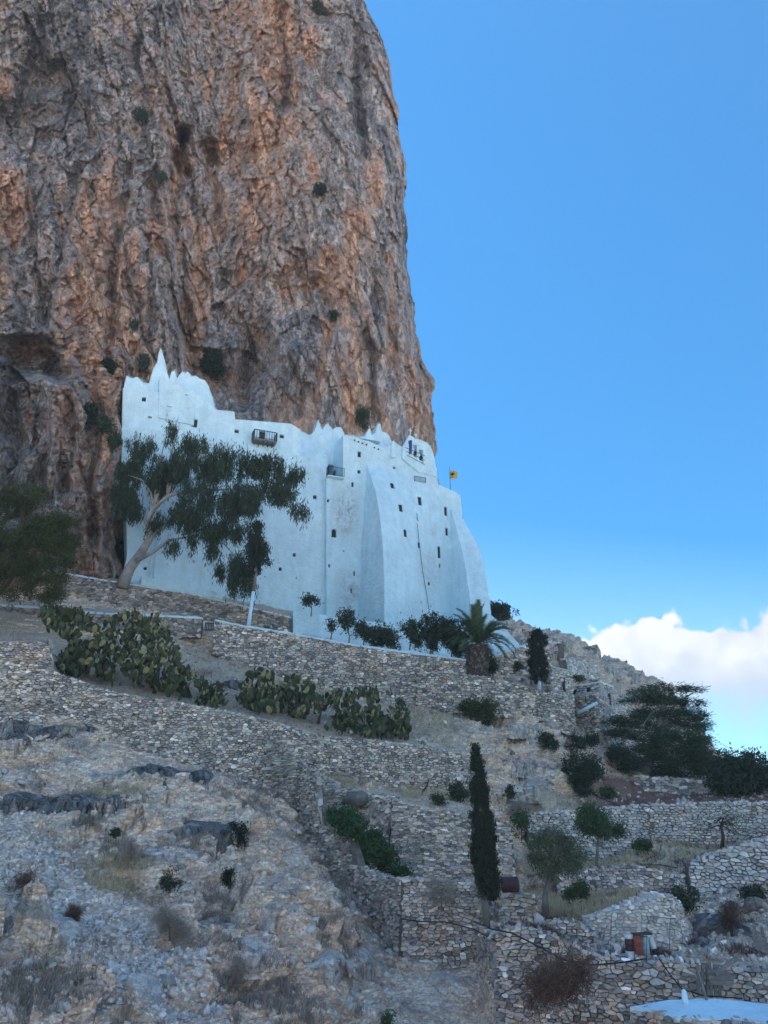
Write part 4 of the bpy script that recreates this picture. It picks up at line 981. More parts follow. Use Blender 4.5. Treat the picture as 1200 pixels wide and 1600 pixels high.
def railing(parent, p0, p1, h, n, name='railing', r=.025):
    mb = MB(); p0, p1 = Vector(p0), Vector(p1)
    mb.tube([p0+UP*h, p1+UP*h], r*1.3, 6); mb.tube([p0+UP*.12, p1+UP*.12], r, 6)
    for i in range(n+1):
        q_ = p0.lerp(p1, i/n); mb.tube([q_, q_+UP*h], r*(1.5 if i in (0, n) else .8), 5)
    return mb.build(name, m_iron, parent)
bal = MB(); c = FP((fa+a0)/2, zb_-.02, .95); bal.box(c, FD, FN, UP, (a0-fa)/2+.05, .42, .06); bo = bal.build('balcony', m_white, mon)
railing(bo, FP(fa, zb_+.04, 1.32), FP(a0, zb_+.04, 1.32), 1.15, 12); railing(bo, FP(fa, zb_+.04, .65), FP(fa, zb_+.04, 1.32), 1.15, 3)
# left balcony with wooden rails
aL, zL = FA(393, 694, -.5); aR, zR = FA(428, 698, -.5)
bal = MB(); bal.box(FP((aL+aR)/2, zR+.05, .15), FD, FN, UP, (aR-aL)/2, .62, .09)
for k in range(5): bal.box(FP(aL+(aR-aL)*(k+.5)/5, zR-.12, .1), FD, FN, UP, .06, .6, .09)
bo = bal.build('balcony', m_wood, mon); railing(bo, FP(aL, zR+.14, .72), FP(aR, zR+.14, .72), 1.1, 9, r=.04)
railing(bo, FP(aL, zR+.14, -.4), FP(aL, zR+.14, .72), 1.1, 3, r=.04); railing(bo, FP(aR, zR+.14, -.4), FP(aR, zR+.14, .72), 1.1, 3, r=.04)
# iron rail under the belfry
aL, zL = FA(645.5, 749, .6); aR, zR = FA(663, 757, .6)
bal = MB(); bal.box(FP((aL+aR)/2, zR, .8), FD, FN, UP, (aR-aL)/2, .25, .05); bo = bal.build('balcony', m_white, mon)
railing(bo, FP(aL, zR, 1.0), FP(aR, zR, 1.0), .75, 9)
# belfry: a pierced gable with bells
bl = slab('belfry', [(629,716),(629,700),(633,693),(640,679),(648,685),(657,687),(668,692),(675,702),(679,716),(682,737),(682,745),(655,738)],
     [(640.5,696,6,17,'open'),(649,705,6,22,'open'),(658.3,713,7,24,'open')], .9, .9, B, mon, step=.4, bump=.03, seed=8, depth=.9)
for (px, py) in ((649.3, 706), (658.3, 713)):
    a, z = FA(px, py, .5); q_ = FP(a, z-.1, .45); mb = MB()
    mb.lathe(q_-UP*.3, [(.36, 0), (.33, .06), (.25, .22), (.20, .42), (.12, .5), (.03, .52)], 12); mb.tube([q_+UP*.2, q_+UP*.55], .03); mb.build('bell', m_iron, bl)
for k in range(3):
    mb = MB(); a, z = FA(633+k*1.5, 699+k*6, 1.0); a2, z2 = FA(664, 712+k*7, 1.0); mb.tube([FP(a, z, 1.0), FP(a2, z2, 1.0)], .03, 5); mb.build('tie_bar', m_iron, bl)
def cross(parent, px, py, off, h, m=m_white):
    a, z = FA(px, py, off); mb = MB(); q_ = FP(a, z, off); mb.box(q_, FD, UP, FN, .05, h/2, .05); mb.box(q_+UP*h*.15, FD, UP, FN, h*.3, .05, .045); return mb.build('cross', m, parent)
cross(mon, 641, 674, .5, .9); cross(mon, 650, 681, .5, .7)
m_blue = plain('blue_cloth', (.03, .07, .24), .8); m_yellow = plain('yellow_cloth', (.62, .40, .07), .8, .2, .1); m_black = plain('black_print', (.03, .025, .02), .8)
# buttresses: curved prisms growing out of the wall towards the foot
def buttress(apex, foot_l, foot_e, width, offw, p_max, name='buttress', power=1.7, right_edge=None, shift=0):
    za = FA(*apex, offw)[1]; aa = FA(*apex, offw)[0]; zf = FA(*foot_l, offw)[1]-4; af = FA(*foot_l, offw)[0]
    mb = MB(); n = 22; V = []
    for i in range(n+1):
        t = i/n; z = za+(zf-za)*t; l = aa+(af-aa)*t; p = p_max*(1-(1-t)**2.2)
        l0 = l; e = aa+(shift*t); r_ = aa+width*(.35+.65*min(1, t*3)) if right_edge is None else right_edge(z, p)
        V += [FP(l0, z, offw-.3), FP(e, z, offw+p+.02), FP(r_, z, offw+p+.02), FP(r_+.4, z, offw-.3)]
    F = []
    for i in range(n):
        for k in range(3): F.append((i*4+k, i*4+k+1, (i+1)*4+k+1, (i+1)*4+k))
    F.append((0, 1, 2, 3)); F.append((n*4+3, n*4+2, n*4+1, n*4))
    me = bpy.data.meshes.new(name); me.from_pydata(V, [], F); me.materials.append(m_white); 
    me.polygons.foreach_set('use_smooth', [False]*len(F)); return link(name, me, mon)
mb = MB(); V = []; F = []                       # the splayed left cheek of the first buttress
for i in range(23):
    z = ZA+(ZF-ZA)*i/22; l = AA+(FA(557, 960, .6)[0]-AA)*i/22; V += [FP(l, z, .58), FP(AA+.01, z, .63+bulge(z))]
for i in range(22): F.append((i*2, i*2+1, i*2+3, i*2+2))
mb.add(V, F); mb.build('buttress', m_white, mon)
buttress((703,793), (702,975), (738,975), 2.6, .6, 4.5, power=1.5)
# low rendered block and pipes at the foot on the left
slab('lean_to', [(221,900),(348,927),(348,965),(218,965)], [], 2.6, 3.0, m_white, mon, seed=9)
for px in (243, 250):
    a, z = FA(px, 812, .15); a2, z2 = FA(px, 915, .15); mb = MB(); mb.tube([FP(a, z, .12), FP(a, z2, .12)], .10, 7); mb.build('drain_pipe', m_white, mon)
mb = MB(); pts = [(652,818),(655,850),(660,890),(666,925),(671,958)]
cp = []
for x, y in pts:
    a, z = FA(x, y, .72)
    for _ in range(3): a, z = FA(x, y, .74+prof(a, z))
    cp.append(FP(a, z, .74+prof(a, z)))
mb.tube(cp, .03, 5); mb.build('hanging_cable', m_iron, mon)
for k in range(7):
    a, z = FA(554+k*6.2, 688+k*2.3, .62); mb = MB(); mb.box(FP(a, z, .62), FD, UP, FN, .09, .09, .04); mb.build('weep_hole', m_dark, mon)
slab('small_pier', [(611,714),(613,690),(616,688),(619,714)], [], 1.0, .8, m_white, mon, seed=12, step=.4)
# whitewashed forecourt wall at the foot
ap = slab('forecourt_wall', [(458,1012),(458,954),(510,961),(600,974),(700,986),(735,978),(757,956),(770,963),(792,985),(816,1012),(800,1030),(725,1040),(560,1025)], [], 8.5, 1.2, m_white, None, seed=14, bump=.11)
tag(ap, 'smooth whitewashed forecourt wall running along the foot of the monastery', 'white wall')
# flag on its pole, and the blue flag hanging in the first arch
fp = P(704, 775, 89.5); ft = P(703.2, 729, 89.5); ft.x = fp.x
t_ = thing('flagpole', 'thin pole on the white terrace at the right end of the monastery roof', 'flagpole', fp)
mb = MB(); mb.tube([fp, Vector((fp.x, fp.y, ft.z))], [.06, .035], 6); mb.build('pole', m_wood, t_)
def cloth(name, o, w_, h_, m, wave=.15, droop=.35, nx=12, nz=10, d=Vector((.9, -.3, 0)), par=None):
    V = []; F = []
    for j in range(nz+1):
        for i in range(nx+1):
            u, v = i/nx, j/nz; q_ = o+d*w_*u*(1-.15*v)-UP*(h_*v+droop*u*u*h_*(1-.4*v)-.12*h_*u)+Vector((.3, 1, 0))*math.sin(u*7+v*2)*wave*u
            V.append(q_)
    for j in range(nz):
        for i in range(nx): F.append((j*(nx+1)+i, j*(nx+1)+i+1, (j+1)*(nx+1)+i+1, (j+1)*(nx+1)+i))
    me = bpy.data.meshes.new(name); me.from_pydata(V, [], F); me.polygons.foreach_set('use_smooth', [True]*len(F)); me.materials.append(m)
    return link(name, me, par), V
zt = P(703, 736, 89.5).z
fo, FV = cloth('flag', Vector((fp.x+.03, fp.y, zt)), 1.05, 1.15, m_yellow)
tag(fo, 'yellow flag with a small dark emblem flying from the pole at the roof end', 'flag')
mb = MB(); c = sum((Vector(FV[k]) for k in (5*13+5, 5*13+6)), Vector())/2+Vector((-.1, -.10, 0)); du = Vector((.9, -.3, 0)).normalized()
def em(pts): mb.add([c+du*x+UP*y for x, y in pts], [tuple(range(len(pts)))])
em([(-.05, -.2), (.05, -.2), (.08, .05), (.03, .12), (-.03, .12), (-.08, .05)]); em([(.06, .08), (.26, .2), (.22, -.06), (.1, -.1)]); em([(-.06, .08), (-.26, .2), (-.22, -.06), (-.1, -.1)])
em([(.02, .1), (.12, .2), (.08, .24), (0, .14)]); em([(-.02, .1), (-.12, .2), (-.08, .24), (0, .14)]); mb.build('emblem', m_black, fo)
a, z = FA(640.5, 689, 1.05)
fo, _ = cloth('flag', FP(a-.12, z, 1.0), .42, 1.9, m_blue, .08, .1, 6, 12)
tag(fo, 'dark blue flag hanging limp in the leftmost arch of the belfry', 'flag')

# ------------------------------------------------------------------ stone buildings down the slope
def house_face(root, p0, p1, zb, zt, sw, sh, m, seed, opens=(), thick=.5):
    """one stone face between two ground points; opens: (along 0..1, centre height, w, h)"""
    rnd = random.Random(seed); p0, p1 = Vector(p0), Vector(p1); d = (p1-p0); d.z = 0; L = d.length; d.normalize(); n = Vector((d.y, -d.x, 0))
    if n.dot(-p0) < 0: n = -n
    keep = lambda a, z: 0 <= a <= L and zb <= z <= zt and not any(abs(a-o[0]*L) < o[2]/2+.08 and abs(z-o[1]) < o[3]/2+.06 for o in opens)
    mb = MB()
    for poly in cells(L, zb, zt, sw, sh, .3, rnd, keep):
        poly = [(min(max(p[0], -.05), L+.05), min(p[1], zt)) for p in poly]; s = stone_shape(poly, rnd, .02, .05, sh)
        if s: mb.add([Vector((p0.x, p0.y, 0))+d*v[0]+n*v[2]+UP*v[1] for v in s[0]], s[1])
    tag(mb.build('stonework', m, root), kind='stuff')
    for o in opens:
        c = Vector((p0.x, p0.y, 0))+d*o[0]*L+UP*o[1]; q_ = MB(); q_.box(c+n*.03, d, UP, n, o[2]/2, o[3]/2, .03); q_.build('door' if o[3] > 1.2 else 'window', m_dark, root)
def stone_box(label, cat, name, c1, c0, c2, zt, zb, seed, o1=(), o2=(), m=None, roofm=None):
    """box with near corner c0 and the two visible corners c1 (left) and c2 (right), each (x, y)"""
    c1, c0, c2 = Vector((*c1, 0)), Vector((*c0, 0)), Vector((*c2, 0)); c3 = c1+c2-c0
    t_ = thing(name, label, cat, (c0.x, c0.y, zb)); mb = MB(); k = .03; ce = (c1+c2)/2
    ins = [q_.lerp(ce, .012) for q_ in (c1, c0, c2, c3)]
    mb.add([q_+UP*zb for q_ in ins]+[q_+UP*(zt-.05) for q_ in ins], [(0, 1, 5, 4), (1, 2, 6, 5), (2, 3, 7, 6), (3, 0, 4, 7), (3, 2, 1, 0)]); mb.build('wall', m_core, t_)
    house_face(t_, c1, c0, zb, zt, .34, .18, m or m_stone, seed, o1); house_face(t_, c0, c2, zb, zt, .34, .18, m or m_stone, seed+1, o2)
    mb = MB(); ou = [q_.lerp(ce, -.03) for q_ in (c1, c0, c2, c3)]
    mb.add([q_+UP*(zt-.04) for q_ in ou]+[q_+UP*(zt+.10) for q_ in ou], [(0, 1, 5, 4), (1, 2, 6, 5), (2, 3, 7, 6), (3, 0, 4, 7), (4, 5, 6, 7), (3, 2, 1, 0)]); mb.build('roof', roofm or m_stone_w, t_)
    return t_
def XY(px, py, Y): q_ = P(px, py, Y); return (q_.x, q_.y)
def ZZ(px, py, Y): return P(px, py, Y).z
stone_box('square stone house with one tall dark window, right of the small cypress', 'house', 'stone_house', XY(826,1046,67), XY(861,1046,62.2), XY(893,1050,65), ZZ(861,1042,62.2), ZZ(861,1142,62.2), 51,
          o2=((.55, ZZ(879,1070,64), .34, 1.05),), m=m_stone_w)
stone_box('flat roofed stone house with a dark door and two little windows', 'house', 'stone_house', XY(889,1067,70), XY(938,1067,66.5), XY(957,1070,70), ZZ(938,1066,66.5), ZZ(938,1165,66.5), 53,
          o1=((.16, ZZ(898,1081,69), .34, .34), (.62, ZZ(919,1078,68), .35, .35)), o2=((.62, ZZ(951,1093,69), .42, 1.15),), m=m_stone_w)
stone_box('lower stone annexe with a sloping pipe on its front, below the two little windows', 'house', 'stone_annexe', XY(886,1086,67), XY(930,1084,64), XY(941,1086,66), ZZ(930,1084,64), ZZ(930,1170,64), 55)
a, b_ = P(903, 1114, 64.3), P(934, 1098, 63.7); t_ = MB(); t_.tube([a, b_], .14, 7); tag(t_.build('pipe', m_white, None), 'pale sloping pipe running down the front of the lower stone annexe', 'pipe')
stone_box('roofless square ruin on the skyline in front of the cloud', 'ruin', 'stone_ruin', XY(906,1009,110), XY(933,1012,107), XY(937,1010,112), ZZ(920,1008,107), ZZ(920,1055,107), 57)
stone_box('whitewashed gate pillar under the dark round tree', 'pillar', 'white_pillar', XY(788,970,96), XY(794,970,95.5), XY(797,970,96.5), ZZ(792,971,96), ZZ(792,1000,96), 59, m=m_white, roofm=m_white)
# low wall round the little gate, the dark wooden gate
mb = MB(); g0 = P(317, 990, 61.4); 
t_ = thing('garden_gate', 'small dark slatted gate between the two white-capped parapets', 'gate', g0)
gx0, gx1 = P(319, 985, 61.4), P(334, 985, 61.4); gz = P(326, 972, 61.4).z; gb = P(326, 986, 61.4).z
for k in range(6):
    x = gx0.lerp(gx1, (k+.5)/6); mb = MB(); mb.box(Vector((x.x, x.y, (gz+gb)/2)), Vector((1, 0, 0)), UP, Vector((0, 1, 0)), .045, (gz-gb)/2, .02); mb.build('slat', m_shutter, t_)
for z in (gz-.12, gb+.12): mb = MB(); mb.box(Vector(((gx0.x+gx1.x)/2, gx0.y+.04, z)), Vector((1, 0, 0)), UP, Vector((0, 1, 0)), (gx1.x-gx0.x)/2, .04, .02); mb.build('rail', m_shutter, t_)
# ------------------------------------------------------------------ plants
def leaves_mesh(name, C, L_, W_, D, m, tri=False, bend=0.0):
    """C (n,3) leaf centres, L_/W_ lengths and widths, D (n,3) leaf directions"""
    n = len(C); r = rng.normal(size=(n, 3)); D = D/np.linalg.norm(D, axis=1, keepdims=True)
    U = np.cross(D, r); U /= np.linalg.norm(U, axis=1, keepdims=True)+1e-9
    L_ = np.broadcast_to(L_, n)[:, None]; W_ = np.broadcast_to(W_, n)[:, None]
    V = np.stack([C-D*L_*.5, C+U*W_*.5, C+D*L_*.5, C-U*W_*.5], 1).reshape(-1, 3)
    return np_mesh(name, V, np.arange(n*4).reshape(n, 4), m)
def cloud_pts(blobs, n, clump=.55, per=26, shell=.55, hole=-.42):
    """points gathered in small sprays through ellipsoids (centre, radii)"""
    vol = np.array([b_[1][0]*b_[1][1]*b_[1][2] for b_ in blobs])**(2/3.); vol = vol/vol.sum(); C = []; K = []
    ns = max(1, n//per)
    which = rng.choice(len(blobs), ns, p=vol)
    d = rng.normal(size=(ns, 3)); d /= np.linalg.norm(d, axis=1, keepdims=True); rr = rng.uniform(shell**3, 1, ns)**(1/3.)
    cen = np.array([blobs[i][0] for i in which]); rad = np.array([blobs[i][1] for i in which])
    cc = cen+d*rr[:, None]*rad
    rr2 = (1+.45*vn(cc*.55/max(clump, .05)*.35, 5))[:, None]; cc = cen+(cc-cen)*rr2
    keep_ = vn(cc*.8/max(clump, .05)*.35, 9) > hole; cc, d = cc[keep_], d[keep_]; cs_ = rng.uniform(.45, 1.35, len(cc))
    P_ = np.repeat(cc, per, 0); g = rng.normal(size=P_.shape)*clump*np.repeat(cs_, per)[:, None]; out = np.repeat(d, per, 0)
    return P_+g, out, np.repeat(cc, per, 0)
def ell(px, py, rx, ry, Yd, dy=0, dep=1.0):
    s = mpp(py, Yd); p = P(px, py, Yd+dy); return ((p.x, p.y, p.z), (rx*s, max(rx, ry)*s*.8*dep if rx < ry*3 else ry*s*1.4, ry*s))
def crown(parent, name, blobs, n, ll, lw, m, clump=.5, per=26, mode='round', shell=.5, hole=-.42):
    C, out, cc = cloud_pts(blobs, n, clump, per, shell, hole); k = len(C); r = rng.normal(size=(k, 3))
    if mode == 'droop': D = r*.35+np.array([0, 0, -1.0]); C[:, :2] = cc[:, :2]+(C[:, :2]-cc[:, :2])*.6; C[:, 2] -= rng.uniform(0, 1, k)*ll*.9
    elif mode == 'up': D = r*.4+np.array([0, 0, 1.0])
    elif mode == 'flat': D = r*np.array([1, 1, .35])+out*.4; C[:, 2] = cc[:, 2]+(C[:, 2]-cc[:, 2])*.55
    elif mode == 'spiky': D = out+r*.35
    else: D = r+out*.4
    return link(name, leaves_mesh(name, C, ll*rng.uniform(.6, 1.4, k), lw*rng.uniform(.6, 1.4, k), D, m), parent)
def limbs(parent, trunk, tr, blobs, m, n=14, r0=.12, seed=0, twigs=0, sides=7):
    """trunk: list of points, tr radii; limbs leave it for points in the crown"""
    rnd = random.Random(seed); mb = MB(); mb.tube(trunk, tr, sides+2); t_ob = mb.build('trunk', m, parent)
    mb = MB()
    for k in range(n):
        c, rad = blobs[k % len(blobs)]; c = Vector(c)
        end = c+Vector([rnd.uniform(-.65, .65)*q_ for q_ in rad])
        i = rnd.randrange(max(1, len(trunk)//2), len(trunk)); s = Vector(trunk[i]); rs = tr[i]*.6
        mid = s.lerp(end, .5)+Vector((rnd.uniform(-.3, .3), rnd.uniform(-.3, .3), rnd.uniform(-.1, .4)))*(end-s).length*.3
        pts = [s, s.lerp(mid, .5)+Vector((0, 0, .05)), mid, mid.lerp(end, .55), end]
        rs = min(rs, r0); mb.tube(pts, [rs, rs*.8, rs*.6, rs*.4, rs*.15], 5)
        for _ in range(twigs):
            a = mid.lerp(end, rnd.random()); q_ = a+Vector((rnd.uniform(-1, 1), rnd.uniform(-1, 1), rnd.uniform(-.6, .8)))*(end-s).length*.3
            mb.tube([a, a.lerp(q_, .5)+Vector((0, 0, .03)), q_], [rs*.3, rs*.2, rs*.08], 4)
    mb.build('limbs', m, parent); return t_ob

# eucalyptus leaning over the path
Y = 69.5
t_ = thing('eucalyptus_tree', 'large dark leaning eucalyptus with pale bark in front of the white building', 'tree', P(193, 912, Y))
tp = [P(190, 918, Y), P(203, 888, Y), P(222, 862, Y-.2), P(236, 838, Y-.5), P(229, 815, Y-.5), P(240, 795, Y-.7), P(262, 775, Y-1), P(300, 765, Y-1.4)]
limbs(t_, tp, [.62, .50, .42, .36, .32, .28, .22, .14], [ell(255,700,30,30,Y,-.5)], m_palebark, 3, .16)
for pts, rr in (([(212,877),(240,862),(262,845),(285,840),(315,838)], .24), ([(236,838),(262,818),(280,795),(310,765),(360,745)], .22), ([(240,795),(236,770),(222,750),(200,742)], .15), ([(262,775),(262,740),(268,705),(275,680)], .15), ([(300,765),(350,765),(400,760),(445,745)], .14), ([(310,838),(350,850),(378,880)], .12)):
    mb = MB(); q_ = [P(x, y, Y-.6-.2*i) for i, (x, y) in enumerate(pts)]; mb.tube(q_, [rr*(1-.8*i/(len(q_)-1)) for i in range(len(q_))], 7); mb.build('limb', m_palebark, t_)
bl = [ell(*a) for a in ((262,680,13,22,Y),(300,693,24,18,Y,-1),(228,716,34,18,Y),(205,735,16,14,Y),(290,730,48,30,Y,-1.5),(345,720,45,26,Y,-2),(385,735,36,30,Y,-2),(420,728,28,22,Y,-2),(455,742,22,14,Y,-2.5),(443,772,22,20,Y,-2.5),(470,795,20,16,Y,-3),(430,765,24,24,Y,-2),(212,772,28,22,Y,.5),(215,795,18,14,Y,.5),
      (330,775,60,34,Y,-3),(385,785,40,30,Y,-2.5),(290,808,36,22,Y,-2),(330,828,34,26,Y,-2),(370,820,30,34,Y,-2),(300,850,16,20,Y,-1.5),(270,850,10,16,Y,-1.5),(340,862,26,18,Y,-2),(372,880,16,26,Y,-2),(388,910,12,28,Y,-2),(398,845,18,20,Y,-2),(412,858,14,8,Y,-2.2),(250,745,30,20,Y,-.5),(365,905,7,24,Y,-2),(345,890,8,12,Y,-2))]
bl = [(c, (r[0]*.92, r[1]*.85, r[2]*.86)) for c, r in bl]
bl += [ell(*a) for a in ((200,735,20,20,Y),(205,785,22,24,Y),(225,700,22,14,Y),(250,760,28,22,Y),(190,770,14,16,Y),(240,820,20,14,Y,-.5))]
crown(t_, 'crown', bl, 78000, .50, .08, l_euc, .38, 34, 'droop', .2, -.22)
# pine on the left edge
Y = 56
t_ = thing('pine_tree', 'olive-green pine at the left edge above the path wall', 'tree', P(-10, 965, Y))
bl = [ell(*a) for a in ((45,775,34,14,Y),(15,790,34,16,Y),(92,815,36,14,Y),(60,830,50,16,Y,-.5),(20,850,50,18,Y,-1),(95,850,34,16,Y,-.5),(70,878,46,14,Y,-1),(15,885,44,16,Y,-1),(75,905,34,12,Y,-.5),(40,925,44,12,Y),(-30,830,40,40,Y),(-40,890,40,40,Y),(78,930,22,10,Y))]
limbs(t_, [P(-20, 985, Y), P(-5, 930, Y), P(15, 905, Y), P(30, 870, Y), P(35, 820, Y), P(40, 780, Y)], [.32, .28, .24, .2, .14, .06], bl, m_bark_d, 16, .11)
crown(t_, 'crown', bl, 80000, .24, .06, l_pine, .24, 30, 'round', .2, -.3)
# cypress with a whitewashed stem in front of the eucalyptus
Y = 64
t_ = thing('cypress_tree', 'small dark cypress on a tall bare stem painted white below, beside the eucalyptus', 'tree', P(388, 988, Y))
mb = MB(); mb.tube([P(396, 925, Y), P(400, 895, Y), P(402, 850, Y)], [.14, .12, .07], 7); mb.build('trunk', m_bark, t_)
mb = MB(); mb.tube([P(387, 990, Y), P(390, 965, Y), P(396, 924, Y)], [.2, .17, .145], 8); mb.build('painted_stem', m_white, t_)
crown(t_, 'crown', [ell(*a) for a in ((403,828,6,16,Y),(400,850,15,20,Y),(400,878,20,18,Y),(392,890,12,12,Y))], 9000, .24, .09, l_cyp, .16, 30, 'up', .1)
# small cypress below the palm terrace
Y = 59.5
t_ = thing('cypress_tree', 'small plump cypress with short white stem, left of the stone houses', 'tree', P(841, 1074, Y))
mb = MB(); mb.tube([P(843, 1078, Y), P(843, 1060, Y), P(841, 1020, Y)], [.16, .13, .05], 7); mb.build('trunk', m_white, t_)
crown(t_, 'crown', [ell(*a) for a in ((838,993,7,10,Y),(830,1003,6,8,Y),(848,1003,6,9,Y),(840,1020,13,16,Y),(841,1042,17,20,Y))], 11000, .22, .08, l_cyp, .13, 30, 'up', .1)
# tall cypress in the foreground
Y = 30.4
t_ = thing('cypress_tree', 'tall narrow dark cypress standing in the middle of the terraces', 'tree', P(760, 1460, Y))
mb = MB(); mb.tube([P(762, 1465, Y), P(758, 1400, Y), P(754, 1300, Y), P(745, 1200, Y)], [.13, .12, .09, .03], 8); mb.build('trunk', m_bark, t_)
bl = [ell(743+.095*(y-1175), y, w_*.84, 14, Y) for y, w_ in ((1180,3),(1190,6),(1205,9),(1222,12),(1240,15),(1258,16),(1275,18),(1292,19),(1310,21),(1328,22),(1346,22),(1362,22),(1378,21),(1390,17))]
crown(t_, 'crown', bl, 42000, .12, .045, l_cyp, .07, 30, 'up', .2)
# palm
Y = 62.6
pb = P(744, 1062, Y); ptop = P(747, 1008, Y)
t_ = thing('palm_tree', 'date palm with thick shaggy trunk at the end of the white forecourt wall', 'tree', pb)
mb = MB(); n = 9
mb.tube([pb.lerp(ptop, k/n) for k in range(n+1)], [1.05, 1.0, .96, .95, .98, .92, .9, 1.0, 1.05, .6], 14); mb.build('trunk', m_bark_d, t_)
mb = MB(); rnd = random.Random(3)
for k in range(260):
    a = rnd.uniform(0, 6.283); h = rnd.random(); c = pb.lerp(ptop, h); d = Vector((math.cos(a), math.sin(a), 0)); c = c+d*.95
    mb.add([c-UP*.16+d.cross(UP)*.10, c-UP*.16-d.cross(UP)*.10, c+UP*.10+d*.18], [(0, 1, 2)])
mb.build('leaf_stubs', m_bark, t_)
def frond_mesh(seed, L=3.6, droop=1.0):
    rnd = random.Random(seed); pts = []; V = []; F = []
    for i in range(15):
        t = i/14; pts.append(Vector((L*(t-.18*droop*t*t), 0, L*(.32*t-.62*droop*t*t*t)))) 
    for i in range(14):
        w_ = .035*(1-i/16); o = len(V); a, b_ = pts[i], pts[i+1]
        V += [a+Vector((0, w_, 0)), a-Vector((0, w_, 0)), b_-Vector((0, w_*.9, 0)), b_+Vector((0, w_*.9, 0))]; F.append((o, o+1, o+2, o+3))
    for i in range(58):
        t = .10+.9*i/57; k = t*14; i0 = min(13, int(k)); a = pts[i0].lerp(pts[i0+1], k-i0); tan = (pts[i0+1]-pts[i0]).normalized()
        ll = L*.15*math.sin(math.pi*min(1, t*.85+.12))**.6+.1
        for s in (-1, 1):
            d = (tan*.75+Vector((0, s, 0))*1.0+Vector((0, 0, rnd.uniform(.1, .45)))).normalized(); e = a+d*ll-UP*ll*.15; u = tan*.035; o = len(V)
            V += [a-u, a+u, e]; F.append((o, o+1, o+2))
    me = bpy.data.meshes.new('frond'); me.from_pydata(V, [], F); me.materials.append(l_palm); return me
fm = [frond_mesh(i, 3.5, dr) for i, dr in enumerate((.25, .45, .65, .85))]
for k in range(58):
    h = rnd.random(); o = link('frond', fm[min(3, int((1-h)*4))], t_); el_ = -.12+h*1.45
    o.rotation_euler = (rnd.uniform(-.2, .2), -el_, k*2.399); o.location = ptop+Vector((0, 0, .1)); o.scale = (rnd.uniform(.85, 1.12),)*3
# ------- big pine on the right, and its neighbours
Y = 64
t_ = thing('pine_tree', 'big spreading blue-green pine on the right in front of the cloud', 'tree', P(1008, 1218, Y))
bl = [ell(*a) for a in ((1050,1076,34,7,Y),(1082,1078,18,5,Y),(1010,1085,34,10,Y),(980,1098,20,8,Y),(1040,1095,40,8,Y),(1078,1100,24,7,Y),(1000,1115,44,9,Y),(1055,1115,40,8,Y),(1090,1120,16,7,Y),(975,1128,36,10,Y),(1030,1132,50,9,Y),(1085,1135,24,8,Y),(965,1145,24,8,Y),(1010,1150,50,11,Y,-1),(1070,1152,38,10,Y,-1),(1098,1158,14,7,Y),(1030,1170,55,10,Y,-1),(1085,1175,28,12,Y,-1),(1060,1192,46,12,Y,-1),(1100,1195,26,14,Y,-.5),(1020,1182,30,8,Y,-1),(1075,1208,34,8,Y,-.5),(1040,1205,20,8,Y,-.5))]
limbs(t_, [P(1006, 1220, Y), P(1012, 1195, Y), P(1022, 1165, Y), P(1030, 1130, Y), P(1035, 1100, Y), P(1040, 1075, Y)], [.5, .44, .36, .26, .16, .06], bl, m_bark, 26, .15)
crown(t_, 'crown', bl, 46000, .34, .055, l_bpine, .30, 30, 'flat', .15)
def plant(name, label, cat, base, blobs, n, ll, lw, m, Yd, bark=m_bark, trunk=None, nl=8, r=.06, mode='round', clump=.22, shell=.35, twigs=0, group=None, per=24):
    b0 = P(base[0], base[1], Yd); t_ = thing(name, label, cat, b0, group)
    if 1 <= len(blobs) < 4 and n:
        rb = random.Random(len(label)*7+int(base[0])); blobs = list(blobs)+[(a[0]+rb.uniform(-.8, .8)*a[2], a[1]+rb.uniform(-.5, .7)*a[3], a[2]*rb.uniform(.35, .6), a[3]*rb.uniform(.35, .6)) for a in blobs for _ in range(3)]
        blobs = [(a[0], a[1], a[2]*(.85 if k < 1 else 1), a[3]*(.85 if k < 1 else 1)) for k, a in enumerate(blobs)]
    bl = [ell(*a, Yd) for a in blobs]
    if trunk is not None:
        tp = [P(x, y, Yd) for x, y in trunk]; limbs(t_, tp, [r*(1-.6*i/(len(tp)-1)) for i in range(len(tp))], bl, bark, nl, r*.5, len(label), twigs)
    if n: crown(t_, 'foliage' if cat == 'shrub' else 'crown', bl, n, ll, lw, m, clump, per, mode, shell, -.2)
    return t_
plant('broadleaf_tree', 'hazy bluish tree at the right edge beyond the red earth terrace', 'tree', (1150,1245), [(1140,1195,20,20),(1165,1200,26,22),(1150,1225,36,20),(1190,1215,22,24),(1132,1222,18,22),(1215,1220,20,26)], 15000, .26, .12, l_dark, 58, trunk=[(1155,1250),(1155,1225),(1160,1195)], r=.15, clump=.3, nl=14, shell=.2, twigs=2)
plant('round_tree', 'dark round-headed tree on the skyline beside the white building', 'tree', (789,975), [(787,955,16,12),(778,952,9,8),(796,955,9,9)], 6000, .34, .2, l_dark, 97, trunk=[(789,985),(789,968),(787,955)], r=.2, clump=.3)
plant('olive_tree', 'bushy olive tree with forked trunk above the reddish dead bush', 'tree', (852,1424), [(862,1305,26,14),(845,1322,22,20),(880,1325,32,22),(905,1345,20,16),(855,1350,28,18),(890,1360,26,14),(838,1340,12,16)], 15000, .11, .035, l_olive, 31.5, trunk=[(853,1430),(852,1400),(858,1375),(866,1350)], r=.14, clump=.13, twigs=3, nl=18, shell=.3)
plant('olive_tree', 'young tree with dense green crown leaning right on the straw terrace', 'tree', (932,1352), [(920,1268,12,10),(930,1285,28,16),(950,1295,24,14),(915,1290,16,16),(965,1300,14,8)], 11000, .14, .06, l_green, 41.5, trunk=[(932,1355),(933,1335),(935,1310),(938,1290)], r=.09, clump=.15, nl=14, shell=.2, twigs=2)
